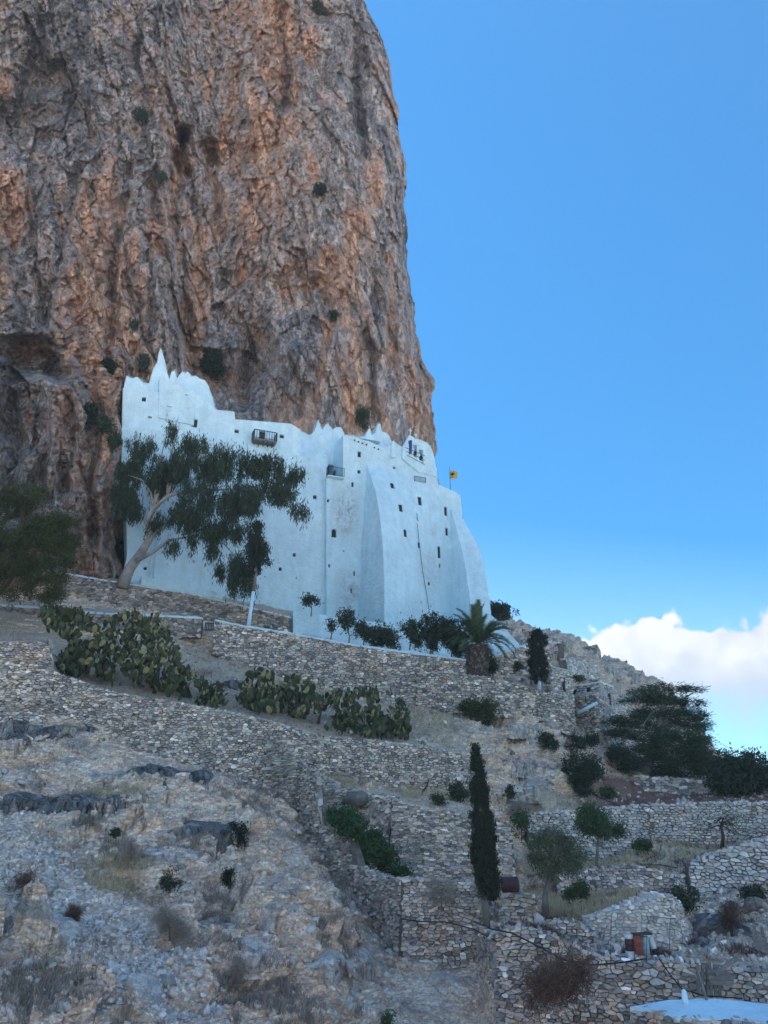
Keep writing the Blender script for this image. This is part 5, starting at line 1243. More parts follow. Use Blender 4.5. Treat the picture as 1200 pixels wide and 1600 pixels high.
plant('bare_tree', 'thin nearly leafless tree against the pale wall at the right', 'tree', (1128,1324), [(1110,1290,20,14),(1140,1285,22,16),(1128,1275,20,14),(1155,1300,16,12)], 2200, .10, .04, l_olive, 44.5, trunk=[(1128,1326),(1130,1308),(1127,1290),(1130,1278)], r=.11, bark=m_bark_d, nl=22, clump=.25, twigs=4)
plant('holm_oak', 'dark dense evergreen tree on the slope below the pine, tallest there', 'tree', (905,1260), [(908,1195,28,14),(925,1205,18,12),(900,1215,24,14),(905,1235,20,16)], 10000, .17, .09, l_dark, 56.5, trunk=[(905,1262),(905,1240),(908,1215)], r=.12, clump=.2, nl=8)
plant('small_tree', 'umbrella-shaped little tree on the terrace under the house cypress, above rocks', 'tree', (750,1150), [(735,1105,22,10),(760,1108,22,12),(748,1122,26,12),(748,1140,14,12)], 9000, .18, .07, l_pine, 59, trunk=[(748,1165),(748,1145),(750,1120)], r=.12, clump=.2)
# shrubs in front of the white forecourt
FG = 'small trees in front of the white forecourt wall'
for k, (bx, by, bls, n, lab) in enumerate((
  ((486),(957),[(486,938,13,8),(478,942,8,6)],900,'lone small tree high against the white wall, leftmost of its row'),
  ((517),(995),[(517,976,7,8)],260,'thinnest, almost bare little tree in the forecourt row'),
  ((545),(1000),[(540,965,11,9),(548,978,12,10)],1500,'small dark-topped tree between the thin bare one and the thicket'),
  ((568),(1003),[(572,985,13,14)],1300,'slim shrub just right of the dark-topped little tree'),
  ((597),(1008),[(592,985,14,14),(608,992,12,12)],2400,'bushy little tree left of the buttress edge'),
  ((640),(1010),[(640,980,14,10),(655,995,13,12)],1900,'grey-green open shrub just right of the tall buttress edge'),
  ((672),(1016),[(672,975,20,14),(668,995,14,14)],4200,'tallest dense oleander before the buttress, left of the pair'),
  ((705),(1024),[(700,985,22,16),(708,1002,18,14)],4400,'dense leafy oleander touching the palm fronds'))):
    Yd = 66.4 if k else 71.0
    bls = [(a[0], a[1], a[2]*1.25, a[3]*1.25) for a in bls]
    plant('small_tree', lab, 'small tree', (bx, by), bls+([(a[0]+a[2]*.4, a[1]+a[3]*.9, a[2]*.7, a[3]*.6) for a in bls] if k > 1 else []), int(n*1.7), .26, .10, l_dark, Yd, trunk=[(bx, by+6), (bx+1, by-6), (bls[0][0], bls[0][1])], r=.07, nl=8, clump=.2, group=FG, shell=.2, twigs=2)
plant('shrub', 'dark ivy mass hanging behind the palm trunk', 'shrub', (728,1045), [(728,1040,10,16),(765,1035,10,14)], 3000, .2, .14, l_dark, 63.6, clump=.2)
# prickly pears: each pad a part
pad_me = []
for k in range(3):
    rnd = random.Random(k); V = []; F = []; n = 9
    for s, o in ((1, -.012), (1.0, .012), (.7, .035), (.7, -.035)):
        for i in range(n):
            a = 2*math.pi*i/n; rr = 1+.22*math.sin(a)*1.0; V.append((.5*s*math.cos(a)*.62*rr, o, .5+.5*s*math.sin(a)))
    F += [(i, (i+1) % n, n+(i+1) % n, n+i) for i in range(n)]+[(n+i, n+(i+1) % n, 2*n+(i+1) % n, 2*n+i) for i in range(n)]+[(3*n+i, 3*n+(i+1) % n, (i+1) % n, i) for i in range(n)]
    F += [tuple(2*n+i for i in range(n)), tuple(3*n+i for i in range(n))[::-1]]
    me = bpy.data.meshes.new('pad'); me.from_pydata(V, [], F); me.materials.append(l_cact); pad_me.append(me)
def cactus(label, outline, Yd, n, seed, size=.42, stuffn=0):
    """a thicket rooted along the foot of an outline in the picture's own slope"""
    rnd = random.Random(seed); xs = [p[0] for p in outline]; ys = [p[1] for p in outline]
    cx = sum(xs)/len(xs); f = S(cx, max(ys)-2); t_ = thing('prickly_pear', label, 'cactus', f)
    place = []; tries = 0
    while len(place) < n+stuffn and tries < 40000:
        tries += 1; x = rnd.uniform(min(xs), max(xs)); y = rnd.uniform(min(ys), max(ys))
        if in_poly(x+rnd.gauss(0, 3), y+rnd.gauss(0, 3), outline) and vn(np.array([x*.06, y*.06, seed*3.3]), 5) > -.38: place.append((y, x))
    place.sort(reverse=True); mbs = MB()
    # how high the bush stands sets how near it is: the lower rim lies on the ground in front
    for i, (y, x) in enumerate(place):
        h = (max(ys)-y)/max(1, max(ys)-min(ys)); yb = Yd(x) if callable(Yd) else Yd
        p = P(x, y, yb+h*3.2+rnd.uniform(-1.5, 1.2)); s = size*rnd.uniform(.55, 1.25)
        M = Matrix.Translation(p) @ Matrix.Rotation(rnd.uniform(0, 6.28), 4, 'Z') @ Matrix.Rotation(rnd.uniform(-.7, .7), 4, 'Y') @ Matrix.Rotation(rnd.uniform(-.5, .9), 4, 'X') @ Matrix.Scale(s, 4)
        if i % max(1, (n+stuffn)//max(1, n)) == 0 and n > 0:
            o = bpy.data.objects.new('pad', pad_me[rnd.randrange(3)]); COL.objects.link(o); o.parent = t_; o.matrix_parent_inverse = Matrix.Translation(-t_.location); o.matrix_basis = M; n -= 0
        else:
            me = pad_me[0]; mbs.add([M @ v.co for v in me.vertices], [tuple(q_.vertices) for q_ in me.polygons])
    if mbs.v: tag(mbs.build('inner_pads', l_cact, t_), kind='stuff')
    mb = MB()
    for k in range(14):
        y, x = place[rnd.randrange(len(place)//3)]; yb = (Yd(x) if callable(Yd) else Yd)+.8; a = P(x, max(ys)+2 if not callable(Yd) else y+10, yb); b_ = P(x+rnd.uniform(-6, 6), y-20, yb+.8); mb.tube([a, a.lerp(b_, .5)+Vector((.1, 0, 0)), b_], [.12, .1, .06], 6)
    mb.build('stems', m_bark_d, t_)
    return t_
cactus('tallest prickly pear thicket, at the left with yellowish pads at its top', [(58,965),(80,950),(110,950),(140,968),(155,985),(158,1005),(150,1030),(140,1052),(110,1060),(85,1045),(78,1010),(62,990)], lambda x: 45.5, 280, 1, .50, 280)
cactus('widest prickly pear thicket, dark, in the middle of the left slope', [(158,985),(178,965),(215,958),(250,975),(270,1000),(280,1030),(285,1055),(270,1088),(235,1085),(190,1075),(150,1058),(155,1020)], lambda x: 45.8, 290, 2, .46, 580)
cactus('low tail of prickly pears running down right of the widest thicket', [(270,1040),(295,1050),(320,1068),(350,1078),(352,1105),(335,1112),(300,1100),(265,1086)], lambda x: 46.4, 200, 3, .42, 100)
cactus('upright pale green prickly pear right of the dark boulder', [(372,1075),(385,1058),(402,1048),(425,1055),(434,1085),(430,1118),(400,1116),(372,1105)], lambda x: 47.2, 230, 4, .42, 120)
cactus('narrow prickly pear in the middle of its row, half dark', [(434,1075),(455,1060),(478,1068),(500,1085),(498,1118),(470,1122),(436,1116)], lambda x: 47.6, 160, 5, .42, 160)
cactus('long low prickly pear hedge ending at the brown grass slope', [(498,1090),(520,1083),(545,1085),(575,1078),(612,1085),(632,1100),(640,1125),(636,1158),(600,1156),(550,1148),(505,1140)], lambda x: 48.2, 290, 6, .40, 480)
# shrubs of the slopes
SH = [
 ('creeper', 'long dark green creeper spilling down between the brown wall and the coursed wall', [(535,1275,22,14),(555,1292,26,16),(575,1312,24,16),(590,1332,26,16),(600,1350,22,12),(560,1318,12,20),(570,1345,16,14),(625,1363,16,6)], 26000, .13, .09, l_vine, 40.4, .12),
 ('shrub', 'green shrub at the foot of the terrace wall left of the tall cypress', [(720,1240,13,12),(715,1232,10,8)], 2600, .14, .08, l_dark, 45.8, .14),
 ('shrub', 'yellow-green low bush under a broken dark stick', [(688,1248,10,7)], 1300, .12, .06, l_pine, 45.2, .12),
 ('shrub', 'dark shrub in the rocks just right of the cypress tip', [(795,1237,7,9)], 1200, .16, .09, l_dark, 47.5, .12),
 ('shrub', 'bright green shrub right of the cypress with a grey dry bush above', [(815,1290,18,16),(822,1300,14,12)], 4500, .13, .07, l_green, 42.6, .14),
 ('dry_shrub', 'grey-brown leafless bush above the bright green shrub', [(808,1268,20,14),(820,1262,14,10)], 3000, .30, .012, l_dry, 44, .18),
 ('shrub', 'rounded dark bush leftmost of three under the stone houses', [(857,1158,11,11)], 1800, .18, .1, l_dark, 60.5, .18),
 ('shrub', 'wide dark bush in the middle of three under the stone houses', [(892,1158,17,9),(898,1164,12,8)], 2600, .18, .1, l_dark, 61, .18),
 ('shrub', 'small dark bush rightmost of three under the stone houses', [(924,1155,9,7)], 1200, .18, .1, l_dark, 62, .16),
 ('shrub', 'shrub in deep shade left of the pine trunk', [(965,1175,22,12),(985,1190,20,12)], 4200, .2, .1, l_dark, 62.5, .22),
 ('shrub', 'low green bush on the bank left of the red earth', [(952,1238,11,8)], 1400, .16, .08, l_green, 55.5, .14),
 ('shrub', 'low green bush beside the coiled black hose', [(1005,1320,16,7)], 2200, .12, .07, l_green, 44.6, .12),
 ('shrub', 'dark upright bush on the bank right of the pale bastion', [(1065,1396,22,18),(1075,1408,15,14)], 6500, .11, .05, l_dark, 34.5, .12),
 ('dry_shrub', 'brown dry bush against rocks at the right edge', [(1145,1430,20,20),(1155,1420,16,14)], 5500, .22, .010, l_brown, 33.6, .14),
 ('shrub', 'green bush under a boulder at the right edge', [(1172,1395,18,9)], 2200, .12, .06, l_dark, 35.8, .12),
 ('dry_shrub', 'large reddish-brown dead bush in front of the big foreground wall', [(852,1532,30,20),(886,1502,28,16),(908,1520,16,22),(838,1556,20,12),(872,1488,18,10),(880,1545,24,16)], 8500, .26, .014, l_brown, 22.9, .20),
 ('dry_shrub', 'round straw-coloured dry bush on top of the loose wall', [(690,1392,20,26),(695,1402,16,20)], 6500, .26, .008, l_dry, 31.3, .10),
 ('shrub', 'green weed beside the olive trunk', [(898,1397,16,10),(905,1388,12,7)], 2600, .10, .06, l_green, 35.5, .1),
 ('dry_shrub', 'dry fine-twigged tuft right of the green weed near the olive', [(912,1390,12,10)], 1600, .2, .008, l_dry, 36, .1),
 ('dry_shrub', 'dark reddish dry bush at the far left above the bedrock slabs', [(42,1378,20,16),(55,1390,16,14)], 4800, .16, .012, l_brown, 28.4, .12),
 ('dry_shrub', 'brown spiky tuft on the scree right of the reddish bush', [(113,1432,13,16)], 2600, .22, .010, l_brown, 26.2, .08),
 ('dry_shrub', 'wide grey leafless bush in the middle of the scree', [(265,1440,24,18),(280,1452,18,16),(245,1430,14,10)], 4200, .26, .009, l_dry, 26.6, .12),
 ('dry_shrub', 'grey twiggy bush below the reddish one at the left edge', [(40,1430,26,22)], 3200, .26, .009, l_dry, 26.8, .12),
 ('shrub', 'round dark green cushion bush on the pale rocks', [(264,1375,15,15)], 2600, .08, .04, l_dark, 30.3, .09),
 ('shrub', 'dark cushion bush beside a slanting slab', [(357,1370,13,14)], 2200, .08, .04, l_cyp, 31.8, .08),
 ('shrub', 'dark shrub hanging down the blue-grey rock face', [(372,1292,10,9),(378,1308,7,14)], 2000, .1, .05, l_cyp, 35.6, .1),
 ('dry_shrub', 'dry bush at the foot of the longest bedrock ledge', [(145,1278,16,11)], 1900, .2, .01, l_dry, 34.2, .1),
 ('shrub', 'tiny dark bush under the dry bush on the ledge', [(180,1302,7,6)], 700, .08, .05, l_dark, 33, .07),
 ('dry_shrub', 'small grey thorn bush on the layered rocks', [(205,1318,13,12),(205,1335,8,8)], 1800, .2, .009, l_dry, 32.4, .1),
 ('dry_shrub', 'dry bush at the foot of the brown wall end', [(510,1420,20,16)], 2200, .22, .009, l_dry, 36.3, .14),
 ('dry_shrub', 'dry brown tuft among rocks at the bottom centre', [(365,1520,16,22)], 2600, .2, .009, l_dry, 25.8, .12),
 ('shrub', 'small green plant at the bottom edge below the centre', [(608,1592,14,9)], 1300, .08, .05, l_green, 26.2, .07),
 ('shrub', 'green shrub on the wall behind the small cypress', [(808,1042,9,8)], 1300, .18, .1, l_dark, 66, .15),
 ('shrub', 'green shrub above the roof of the stone house', [(903,1062,8,6)], 1000, .2, .1, l_green, 80, .16),
 ('dry_shrub', 'dry greyish weeds under the boulder on the brown slope', [(330,1050,26,6)], 1500, .2, .01, l_dry, 52, .14)]
for nm, lab, bls, n, ll, lw, m, Yd, cl_ in SH:
    m0 = bls[0]; bx = m0[0]; by = max(b_[1]+b_[3] for b_ in bls)
    g = S(bx, by-1); Yg = g.y if abs(g.y-Yd) < 4 else Yd
    dry = nm == 'dry_shrub'
    Yg = min(Yg, Yd)
    t_ = plant(nm, lab, 'shrub' if nm != 'creeper' else 'creeper', (bx, by), bls, n, ll, lw, m, Yg-.15, clump=cl_, mode='spiky' if dry else 'round', shell=.15, bark=m_twig if dry else m_bark_d,
          trunk=[(bx, by+2), (bx, (by+m0[1])/2), (m0[0], m0[1])] if nm != 'creeper' else None, r=.035, nl=12, twigs=3)
for k, (px, py, rx, ry, lab) in enumerate(((147,650,13,16,'largest dark bush on the cliff left of the white building'),(165,668,12,12,'dark bush hanging just below the largest cliff bush'),(183,688,7,10,'bush tucked against the left edge of the white building'),(337,565,17,20,'dark bush in the cliff recess above the white crest'),(340,588,12,12,'lower part shrub directly under the recess bush'),(571,650,9,16,'green bush on the cliff right above the tower roof'),(503,300,9,10,'lone dark bush high on the right of the cliff'),(224,185,14,7,'dark bush on a ledge left of the small cave'),(258,278,8,12,'bush left of the crack under the small cave'),(100,103,12,6,'ledge bush near the top left corner'),(213,508,6,7,'tiny bush on the cliff above the white spire'),(228,570,8,12,'bush beside the tip of the white painted rock'),(190,872,12,26,'dark ivy at the foot of the cliff beside the white wall'),(500,18,14,8,'bush in a hollow at the top of the cliff'),(520,495,8,8,'tiny greenish tuft on the cliff right side'),(172,573,10,9,'dark bush on the orange rock left of the white crest'))):
    p = SC(px, py); s = mpp(py, p.y); t_ = thing('cliff_shrub', lab, 'shrub', p); c = p-Vector((0, .5*rx*s, 0))
    crown(t_, 'foliage', [((c.x, c.y, c.z), (rx*s, rx*s*.8, ry*s))], int(rx*ry*16)+200, .3, .13, l_dark if k % 3 else l_cyp, .25, 24, 'droop' if ry > rx else 'round', .2)
    mb = MB(); mb.tube([p+Vector((0, .6, -ry*s*.3)), c, c+Vector((.1, -.1, ry*s*.6))], [.08, .06, .02], 5); mb.build('stem', m_bark_d, t_)
# ------------------------------------------------------------------ small things
def rock_mesh(seed, cuts=1):
    rnd = random.Random(seed); import bmesh
    bm = bmesh.new(); bmesh.ops.create_icosphere(bm, subdivisions=cuts, radius=.5)
    for v in bm.verts: v.co *= rnd.uniform(.75, 1.15)
    for k in range(5 if cuts < 2 else 15):
        n = Vector((rnd.uniform(-1, 1), rnd.uniform(-1, 1), rnd.uniform(-1, 1))).normalized(); d = rnd.uniform(.28, .4)
        for v in bm.verts:
            e = v.co.dot(n)-d
            if e > 0: v.co -= n*e
    V = np.array([v.co[:] for v in bm.verts]); F = np.array([[v.index for v in f.verts] for f in bm.faces]); bm.free(); return V, F
def shard(seed):
    rnd = random.Random(seed); V = []
    for i in (-1, 1):
        for j in (-1, 1):
            for k in (-1, 1):
                f = rnd.uniform(.45, 1.0); V.append((i*.5*f*rnd.uniform(.7, 1.2), j*.5*f*rnd.uniform(.7, 1.2), k*.5*f*rnd.uniform(.6, 1)))
    F = [(0, 1, 3), (0, 3, 2), (4, 6, 7), (4, 7, 5), (0, 4, 5), (0, 5, 1), (2, 3, 7), (2, 7, 6), (0, 2, 6), (0, 6, 4), (1, 5, 7), (1, 7, 3)]
    return np.array(V), np.array(F)
RK = [shard(i) for i in range(8)]
def boulder(label, px, py, rx, ry, m, Yd=None, seed=1, flat=.8):
    g = S(px, py+ry*.7) if Yd is None else P(px, py+ry, Yd); s = mpp(py, g.y); V, F = rock_mesh(seed, 2); V = V*np.array([rx*2*s*1.1, rx*2*s*flat, ry*2*s*1.2]); V[:, 2] += ry*s*.7
    V += np.array(g[:])-np.array([0, 0, .1]); o = link('boulder', np_mesh('boulder', V, F, m)); tag(o, label, 'boulder'); return o
boulder('dark slate boulder between the two prickly pear thickets', 368, 1066, 17, 10, m_slate, None, 3)
boulder('big brownish boulder bedded in the rubble above the green creeper', 552, 1243, 22, 13, m_bark, 43.0, 5)
boulder('small orange boulder at the foot of the olive, beside the stone block', 843, 1432, 9, 12, m_plaster, 30.6, 6)
boulder('white angular stone lying on the lower left scree', 50, 1500, 12, 9, m_plaster, None, 7)
boulder('grey boulder near the right edge above the drying bank', 1180, 1412, 22, 12, m_slate, None, 8)
boulder('dark boulder right of the pale bastion, under the slanting slabs', 1098, 1466, 14, 10, m_slate, None, 9)
boulder('pointed rock on the ledge left of the cypress crown', 668, 1262, 14, 14, m_slate, 46.0, 10)
boulder('pale rock slab on the bank behind the dry brown bush', 1118, 1440, 16, 16, m_plaster, None, 12)
# loose stones: scree and rubble lying on the slopes
def scatter(name, label, mask, n, smin, smax, m, seed, power=2.5):
    r = np.random.default_rng(seed); ii = np.flatnonzero(mask.ravel()); pick = r.choice(ii, n); base = G1.reshape(-1, 3)[pick]
    sz = (smin+(smax-smin)*r.random(n)**power); VV = []; FF = []; o = 0
    for k in range(8):
        sel = np.flatnonzero(np.arange(n) % 8 == k); V, F = RK[k]; m_ = len(sel)
        q_ = r.normal(size=(m_, 4)); q_ /= np.linalg.norm(q_, axis=1, keepdims=True); w, x, y, z = q_.T
        Rm = np.stack([1-2*(y*y+z*z), 2*(x*y-z*w), 2*(x*z+y*w), 2*(x*y+z*w), 1-2*(x*x+z*z), 2*(y*z-x*w), 2*(x*z-y*w), 2*(y*z+x*w), 1-2*(x*x+y*y)], -1).reshape(-1, 3, 3)
        pts = np.einsum('nij,vj->nvi', Rm, V*np.array([1.2, 1, .7]))*sz[sel][:, None, None]+base[sel][:, None, :]+r.normal(size=(m_, 1, 3))*.05
        VV.append(pts.reshape(-1, 3)); FF.append((F[None]+(np.arange(m_)*len(V))[:, None, None]+o).reshape(-1, 3)); o += m_*len(V)
    ob = link(name, np_mesh(name, np.concatenate(VV), np.concatenate(FF), m)); tag(ob, label, 'stones', None, 'stuff')
seen = (GQX > -20) & (GQX < 1220) & (GQY < 1620)
scatter('scree', 'grey scree and pebbles on the lower left slope', seen & (GPX < 560) & (GPY > 1200) & ((scree_zone > .25) | ((GPY > 1540) & (GPX < 300))), 4200, .03, .20, m_stone_w, 5)
scatter('loose_stones', 'loose stones lying on the rocky left slope', seen & (GPX < 620) & (GPY > 1150), 1500, .05, .36, m_stone_w, 6)
scatter('loose_stones', 'fallen stones strewn over the right-hand terraces', seen & (GPX > 740) & (GPY > 1255) & (GPY < 1520), 3200, .05, .32, m_stone, 7)
scatter('loose_stones', 'stones scattered over the brown slope and the rocks below the houses', seen & (GPX > 260) & (GPY > 1000) & (GPY < 1255), 1800, .08, .5, m_stone, 8)
# dry grass tufts
def grass(name, label, mask, n, h, m, seed):
    r = np.random.default_rng(seed); ii = np.flatnonzero(mask.ravel()); pick = r.choice(ii, n); b_ = G1.reshape(-1, 3)[pick]
    per = 9; C = np.repeat(b_, per, 0)+r.normal(size=(n*per, 3))*np.array([.07, .07, 0]); D = r.normal(size=C.shape)*.4+np.array([0, 0, 1.]); L_ = h*r.uniform(.5, 1.3, len(C)); C[:, 2] += L_*.4
    tag(link(name, leaves_mesh(name, C, L_, .022, D, m)), label, 'grass', None, 'stuff')
grass('dry_grass', 'pale dry grass on the ledges and terraces', seen & (straw > .35), 3800, .34, l_straw, 3)
grass('dry_weeds', 'brown dry weeds over the slope beneath the monastery walls', seen & (GPX > 150) & (GPX < 780) & (GPY > 1000) & (GPY < 1160) & (GL > 8.9), 2600, .34, l_dry, 4)
grass('dry_weeds', 'thin dry weeds between the rocks of the left slope', seen & (GPX < 560) & (GPY > 1240) & (scree_zone < .3) & (fbm(G0*.5, 2, 171) > .1), 3600, .30, l_dry, 9)
grass('dry_weeds', 'dry brown weeds among the right-hand terraces', seen & (GPX > 760) & (GPY > 1110) & (GPY < 1500) & (fbm(G0*.6, 2, 173) > .1), 3000, .26, l_brown, 10)
# the four drums below the bastion
m_rust = plain('rusty_red_paint', (.30, .085, .06), .7, .3, .5, 8); m_dkred = plain('dark_maroon_paint', (.085, .035, .045), .6, .3, .5, 8); m_pblue = plain('pale_blue_plastic', (.36, .50, .56), .5, .4, .15, 6)
m_wpaint = plain('dirty_white_plastic', (.66, .68, .68), .6, .3, .2, 6); m_rubber = plain('black_rubber', (.02, .02, .022), .6, .3, .2)
Yb = 25.9
def drum(label, px, py0, py1, wpx, m, Yd, lean=(0, 0), lid=None, foot=None):
    b_ = P(px, py1, Yd); t = P(px, py0, Yd); h = t.z-b_.z; s = mpp(py1, Yd); r = wpx*s/2; ax = Vector((lean[0], lean[1], 1)).normalized()
    t_ = thing('drum', label, 'drum', b_, 'old drums standing below the bastion'); mb = MB()
    mb.lathe(b_, [(r*.96, 0), (r, .03), (r, h*.30), (r*1.05, h*.32), (r*1.05, h*.35), (r, h*.37), (r, h*.64), (r*1.05, h*.66), (r*1.05, h*.69), (r, h*.71), (r, h*.96), (r*1.05, h*.98), (r*1.05, h), (r*.9, h)], 16, ax); mb.build('barrel', m, t_)
    if lid: mb = MB(); mb.lathe(b_+ax*h, [(r*1.08, -.02), (r*1.08, .04), (r*.5, .08)], 16, ax); mb.build('lid', lid, t_)
    if foot: mb = MB(); mb.lathe(b_, [(r*1.08, -.05), (r*1.12, h*.22), (r*1.03, h*.24)], 16, ax); mb.build('bucket', foot, t_)
    return t_
drum('dark maroon drum standing in a white tub, leftmost of the four', 985, 1465, 1492, 13, m_dkred, Yb, lid=m_wpaint, foot=m_wpaint)
drum('rusty red drum, second from left under the dark board', 998.5, 1462, 1493, 13, m_rust, Yb-.1)
drum('pale blue drum between the red one and the leaning one', 1010, 1463, 1491, 11, m_pblue, Yb)
drum('slim pale cylinder with a black base leaning at the right of the drums', 1024, 1464, 1488, 8, m_wpaint, Yb, (-.22, .1), foot=m_rubber)
mb = MB(); c = P(1003, 1460, Yb); mb.box(c+Vector((0, 0, .02)), Vector((1, 0, .05)).normalized(), Vector((0, 1, 0)), UP, .28, .16, .02); tag(mb.build('board', m_bark_d, None), 'dark board lying across the tops of the drums', 'board')
# rusty barrel above the cypress foot
g = P(797, 1392, 32.6); mb = MB(); t_ = thing('rusty_barrel', 'dark rusty barrel lying on the stone block right of the cypress', 'barrel', g)
mb.lathe(g+Vector((-.3, 0, .22)), [(.26, 0), (.28, .02), (.28, .62), (.26, .64)], 16, Vector((.9, -.35, .05)).normalized()); mb.build('barrel', m_dkred, t_)
# white plastered roof at the lower right
zr = P(1100, 1578, 20.5).z
def onz(px, py, z): r = ray(px, py); k = z/float(r[2]); return Vector((float(r[0])*k, k, z))
ring = [onz(x, y, zr) for x, y in ((984,1573),(1020,1566),(1045,1563),(1070,1561),(1105,1560),(1150,1563),(1240,1572),(1240,1604),(1150,1592),(1105,1592),(1060,1590),(1020,1580))]
t_ = thing('whitewashed_roof', 'flat whitewashed plaster roof at the bottom right corner', 'roof', ring[0]); mb = MB(); n = len(ring)
mb.add([p+UP*random.uniform(-.015, .02) for p in ring]+[p-UP*.10 for p in ring], [tuple(range(n))]+[(i, n+i, n+(i+1) % n, (i+1) % n) for i in range(n)]); mb.build('slab', m_white, t_)
wall('stone_base', '', '', [(1060,1594,1700,onz(1060,1592,zr).y+.02),(1105,1596,1700,onz(1105,1594,zr).y+.02),(1150,1596,1700,onz(1150,1594,zr).y+.02),(1240,1606,1700,onz(1240,1604,zr).y+.02)], .24, .14, m_stone_d, 60, .02, .4, seed=71, parent=t_)
wall('stone_base', '', '', [(984,1574,1700,onz(984,1572,zr).y),(1020,1584,1700,onz(1020,1582,zr).y),(1060,1594,1700,onz(1060,1592,zr).y)], .24, .14, m_stone_d, 60, .02, .4, seed=72, parent=t_)
mb = MB(); b_ = onz(1071, 1568, zr); s = mpp(1560, b_.y); mb.lathe(b_-UP*.05, [(4.6*s, 0), (4.6*s, .12), (4.2*s, .27), (3*s, .33), (1.5*s, .35)], 10); tag(mb.build('white_pedestal', m_white, None), 'stubby white plastered post at the back edge of the white roof', 'post')
mb = MB(); b_ = onz(1104, 1562, zr); mb.tube([b_, b_+Vector((-.12, 0, .62))], [.035, .025], 6); tag(mb.build('thin_post', m_wood, None), 'thin leaning pale stick at the back corner of the white roof', 'post')
# grey board fence, leaning pallet, planks
def plank(mb, a, b_, w_, th=.02, n=Vector((0, -1, 0))):
    a, b_ = Vector(a), Vector(b_); d = (b_-a).normalized(); u = d.cross(n).normalized(); mb.box((a+b_)/2, d, u, u.cross(d), (b_-a).length/2, w_/2, th)
Yf = 22.9; f0 = P(1090, 1555, Yf)
t_ = thing('board_fence', 'short fence of grey upright boards behind the white roof', 'fence', f0); rnd = random.Random(5)
for k in range(6):
    x = 1092+k*6.6; y0 = 1503+rnd.uniform(-4, 6); mb = MB(); plank(mb, P(x, 1556, Yf), P(x-3+rnd.uniform(-2, 2), y0, Yf), .075); mb.build('board', m_wood, t_)
for y in (1520, 1540): mb = MB(); plank(mb, P(1088, y, Yf+.05), P(1130, y+2, Yf+.05), .06); mb.build('rail', m_wood, t_)
t_ = thing('pallet', 'grey wooden pallet propped upright at the right edge', 'pallet', P(1185, 1485, 26))
for k in range(5):
    mb = MB(); plank(mb, P(1172+k*2, 1452+k*7, 26-.05*k), P(1196+k*2, 1462+k*7, 26-.05*k), .09); mb.build('slat', m_wood, t_)
for x in (1178, 1190): mb = MB(); plank(mb, P(x, 1448, 26.06), P(x+8, 1488, 26.0), .08); mb.build('bearer', m_wood, t_)
for k, (a, b_, lab) in enumerate((((1105,1518),(1140,1522),'uppermost grey plank of the stack right of the board fence'),((1106,1527),(1146,1530),'middle weathered plank of the stack right of the board fence'),((1110,1535),(1144,1536),'lowest plank of the stack right of the board fence'),((1118,1522),(1158,1492),'grey plank leaning askew on the plank stack'))):
    mb = MB(); plank(mb, P(*a, 22.7-.1*k), P(*b_, 22.8-.1*k), .10, .03); tag(mb.build('plank', m_wood, None), lab, 'plank')
# plank and stick on the upper bank
mb = MB(); plank(mb, P(876, 1250, 55.2), P(902, 1240, 54.8), .16, .05); tag(mb.build('plank', m_wood, None), 'pale plank lying on the bank under the dark evergreen tree', 'plank')
mb = MB(); mb.tube([P(657, 1253, 45.2), P(659, 1240, 45.2), P(667, 1228, 45.2), P(670, 1218, 45.2)], [.10, .08, .06, .03], 6); tag(mb.build('dead_stump', m_bark_d, None), 'dark bent dead stick standing on the dry grass ledge', 'dead branch')
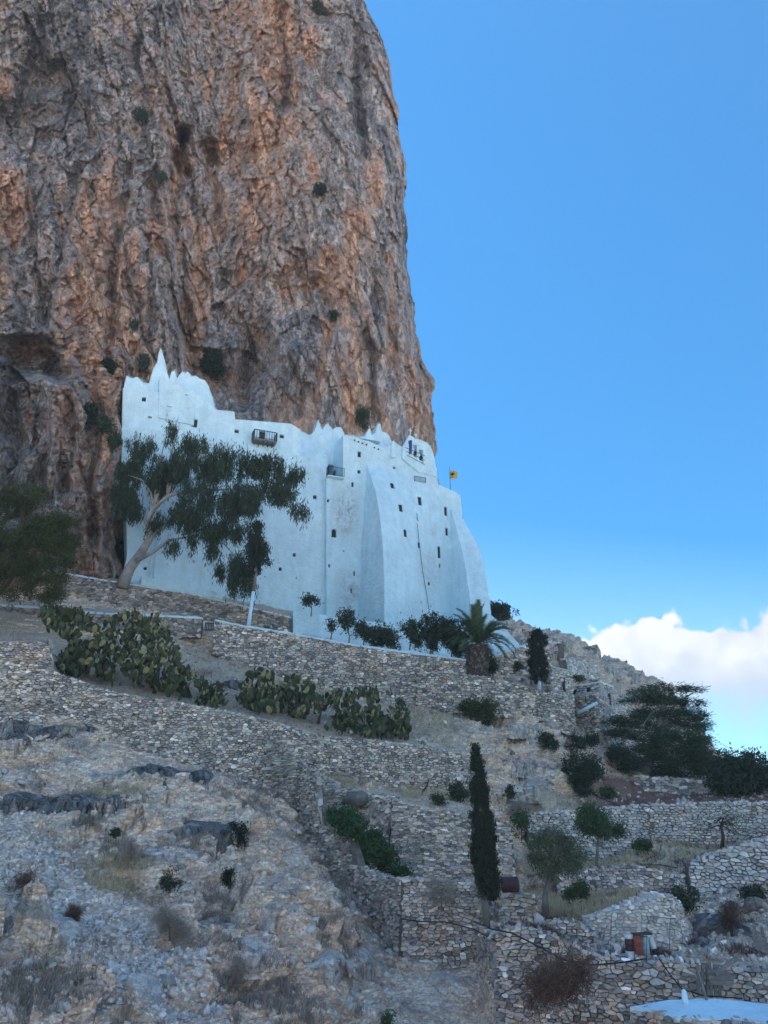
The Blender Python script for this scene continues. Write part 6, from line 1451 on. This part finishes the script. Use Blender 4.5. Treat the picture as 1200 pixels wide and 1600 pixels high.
# hoses and posts
def hose(label, pts, r=.022):
    mb = MB(); q_ = []
    for i in range(len(pts)-1):
        for k in range(4):
            t = k/4; q_.append((pts[i][0]+(pts[i+1][0]-pts[i][0])*t, pts[i][1]+(pts[i+1][1]-pts[i][1])*t, pts[i][2]+(pts[i+1][2]-pts[i][2])*t))
    q_.append(pts[-1]); mb.tube([P(*p) for p in q_], r, 5); tag(mb.build('hose', m_rubber, None), label, 'hose')
hose('black hose along the top of the big foreground wall', [(740,1440,30.5),(770,1452,25.0),(800,1458,24.8),(840,1478,24.5),(880,1500,24.2),(925,1508,24.0),(970,1504,23.8),(1010,1498,23.8)])
hose('black hose sagging down the wall behind the white roof', [(1030,1498,23.8),(1045,1520,23.4),(1065,1545,23.2),(1100,1556,22.6),(1160,1560,22.4)], .018)
pts = []
for x, y in ((905,1235),(935,1255),(985,1262)): pts.append((x, y, S(x, y).y-.1))
hose('thin black hose crossing the bank above the pale terrace wall', [(905,1225,55),(935,1245,53),(965,1258,50),(985,1268,48)], .035)
def ghose(label, pts, r): 
    mb = MB(); mb.tube([S(x, y, .05) for x, y in pts], r, 5); tag(mb.build('hose', m_rubber, None), label, 'hose')
ghose('black hose coiled over the straw terrace', [(1035,1312),(1032,1325),(1028,1335),(1015,1338),(1005,1345),(1000,1348),(1030,1350),(1055,1358)], .03)
hose('dark hose hanging across the loose wall left of the cypress trunk', [(626,1436,31.3),(660,1440,31.2),(700,1441,31.1),(740,1452,31.0),(775,1470,25.4)], .02)
for k, (x, y0, y1, Yd, lab) in enumerate(((954,1430,1515,23.9,'thin rusty fence stake, leftmost, before the bastion'),(1010,1440,1505,23.8,'thin dark stake right of the red drum'),(1046,1440,1498,23.8,'thin stake between the drums and the rocky bank'),(1104,1480,1560,22.6,'thin stake rising behind the white roof'),(20,985,1010,43.6,'thin dark stake on the wall at the far left edge'),(627,1390,1475,31.2,'thin dark rod fixed on the end of the loose stone wall'))):
    mb = MB(); mb.tube([P(x, y1, Yd), P(x+1, y0, Yd)], .009, 5); tag(mb.build('stake', m_bark_d, None), lab, 'stake')

# thin air-light over the whole place
m_haze = bpy.data.materials.new('haze_air'); m_haze.use_nodes = True; hn = m_haze.node_tree; hn.nodes.clear()
pv = N(hn, 'ShaderNodeVolumePrincipled', {'Color': (.80, .90, 1.0), 'Density': HAZE, 'Anisotropy': 0.0}); ho = hn.nodes.new('ShaderNodeOutputMaterial'); hn.links.new(pv.outputs[0], ho.inputs['Volume'])
mb = MB(); mb.box((400, 430, -5), Vector((1, 0, 0)), Vector((0, 1, 0)), UP, 1110, 1080, 258.5)
if HAZE > 0: tag(mb.build('haze', m_haze), kind='stuff')
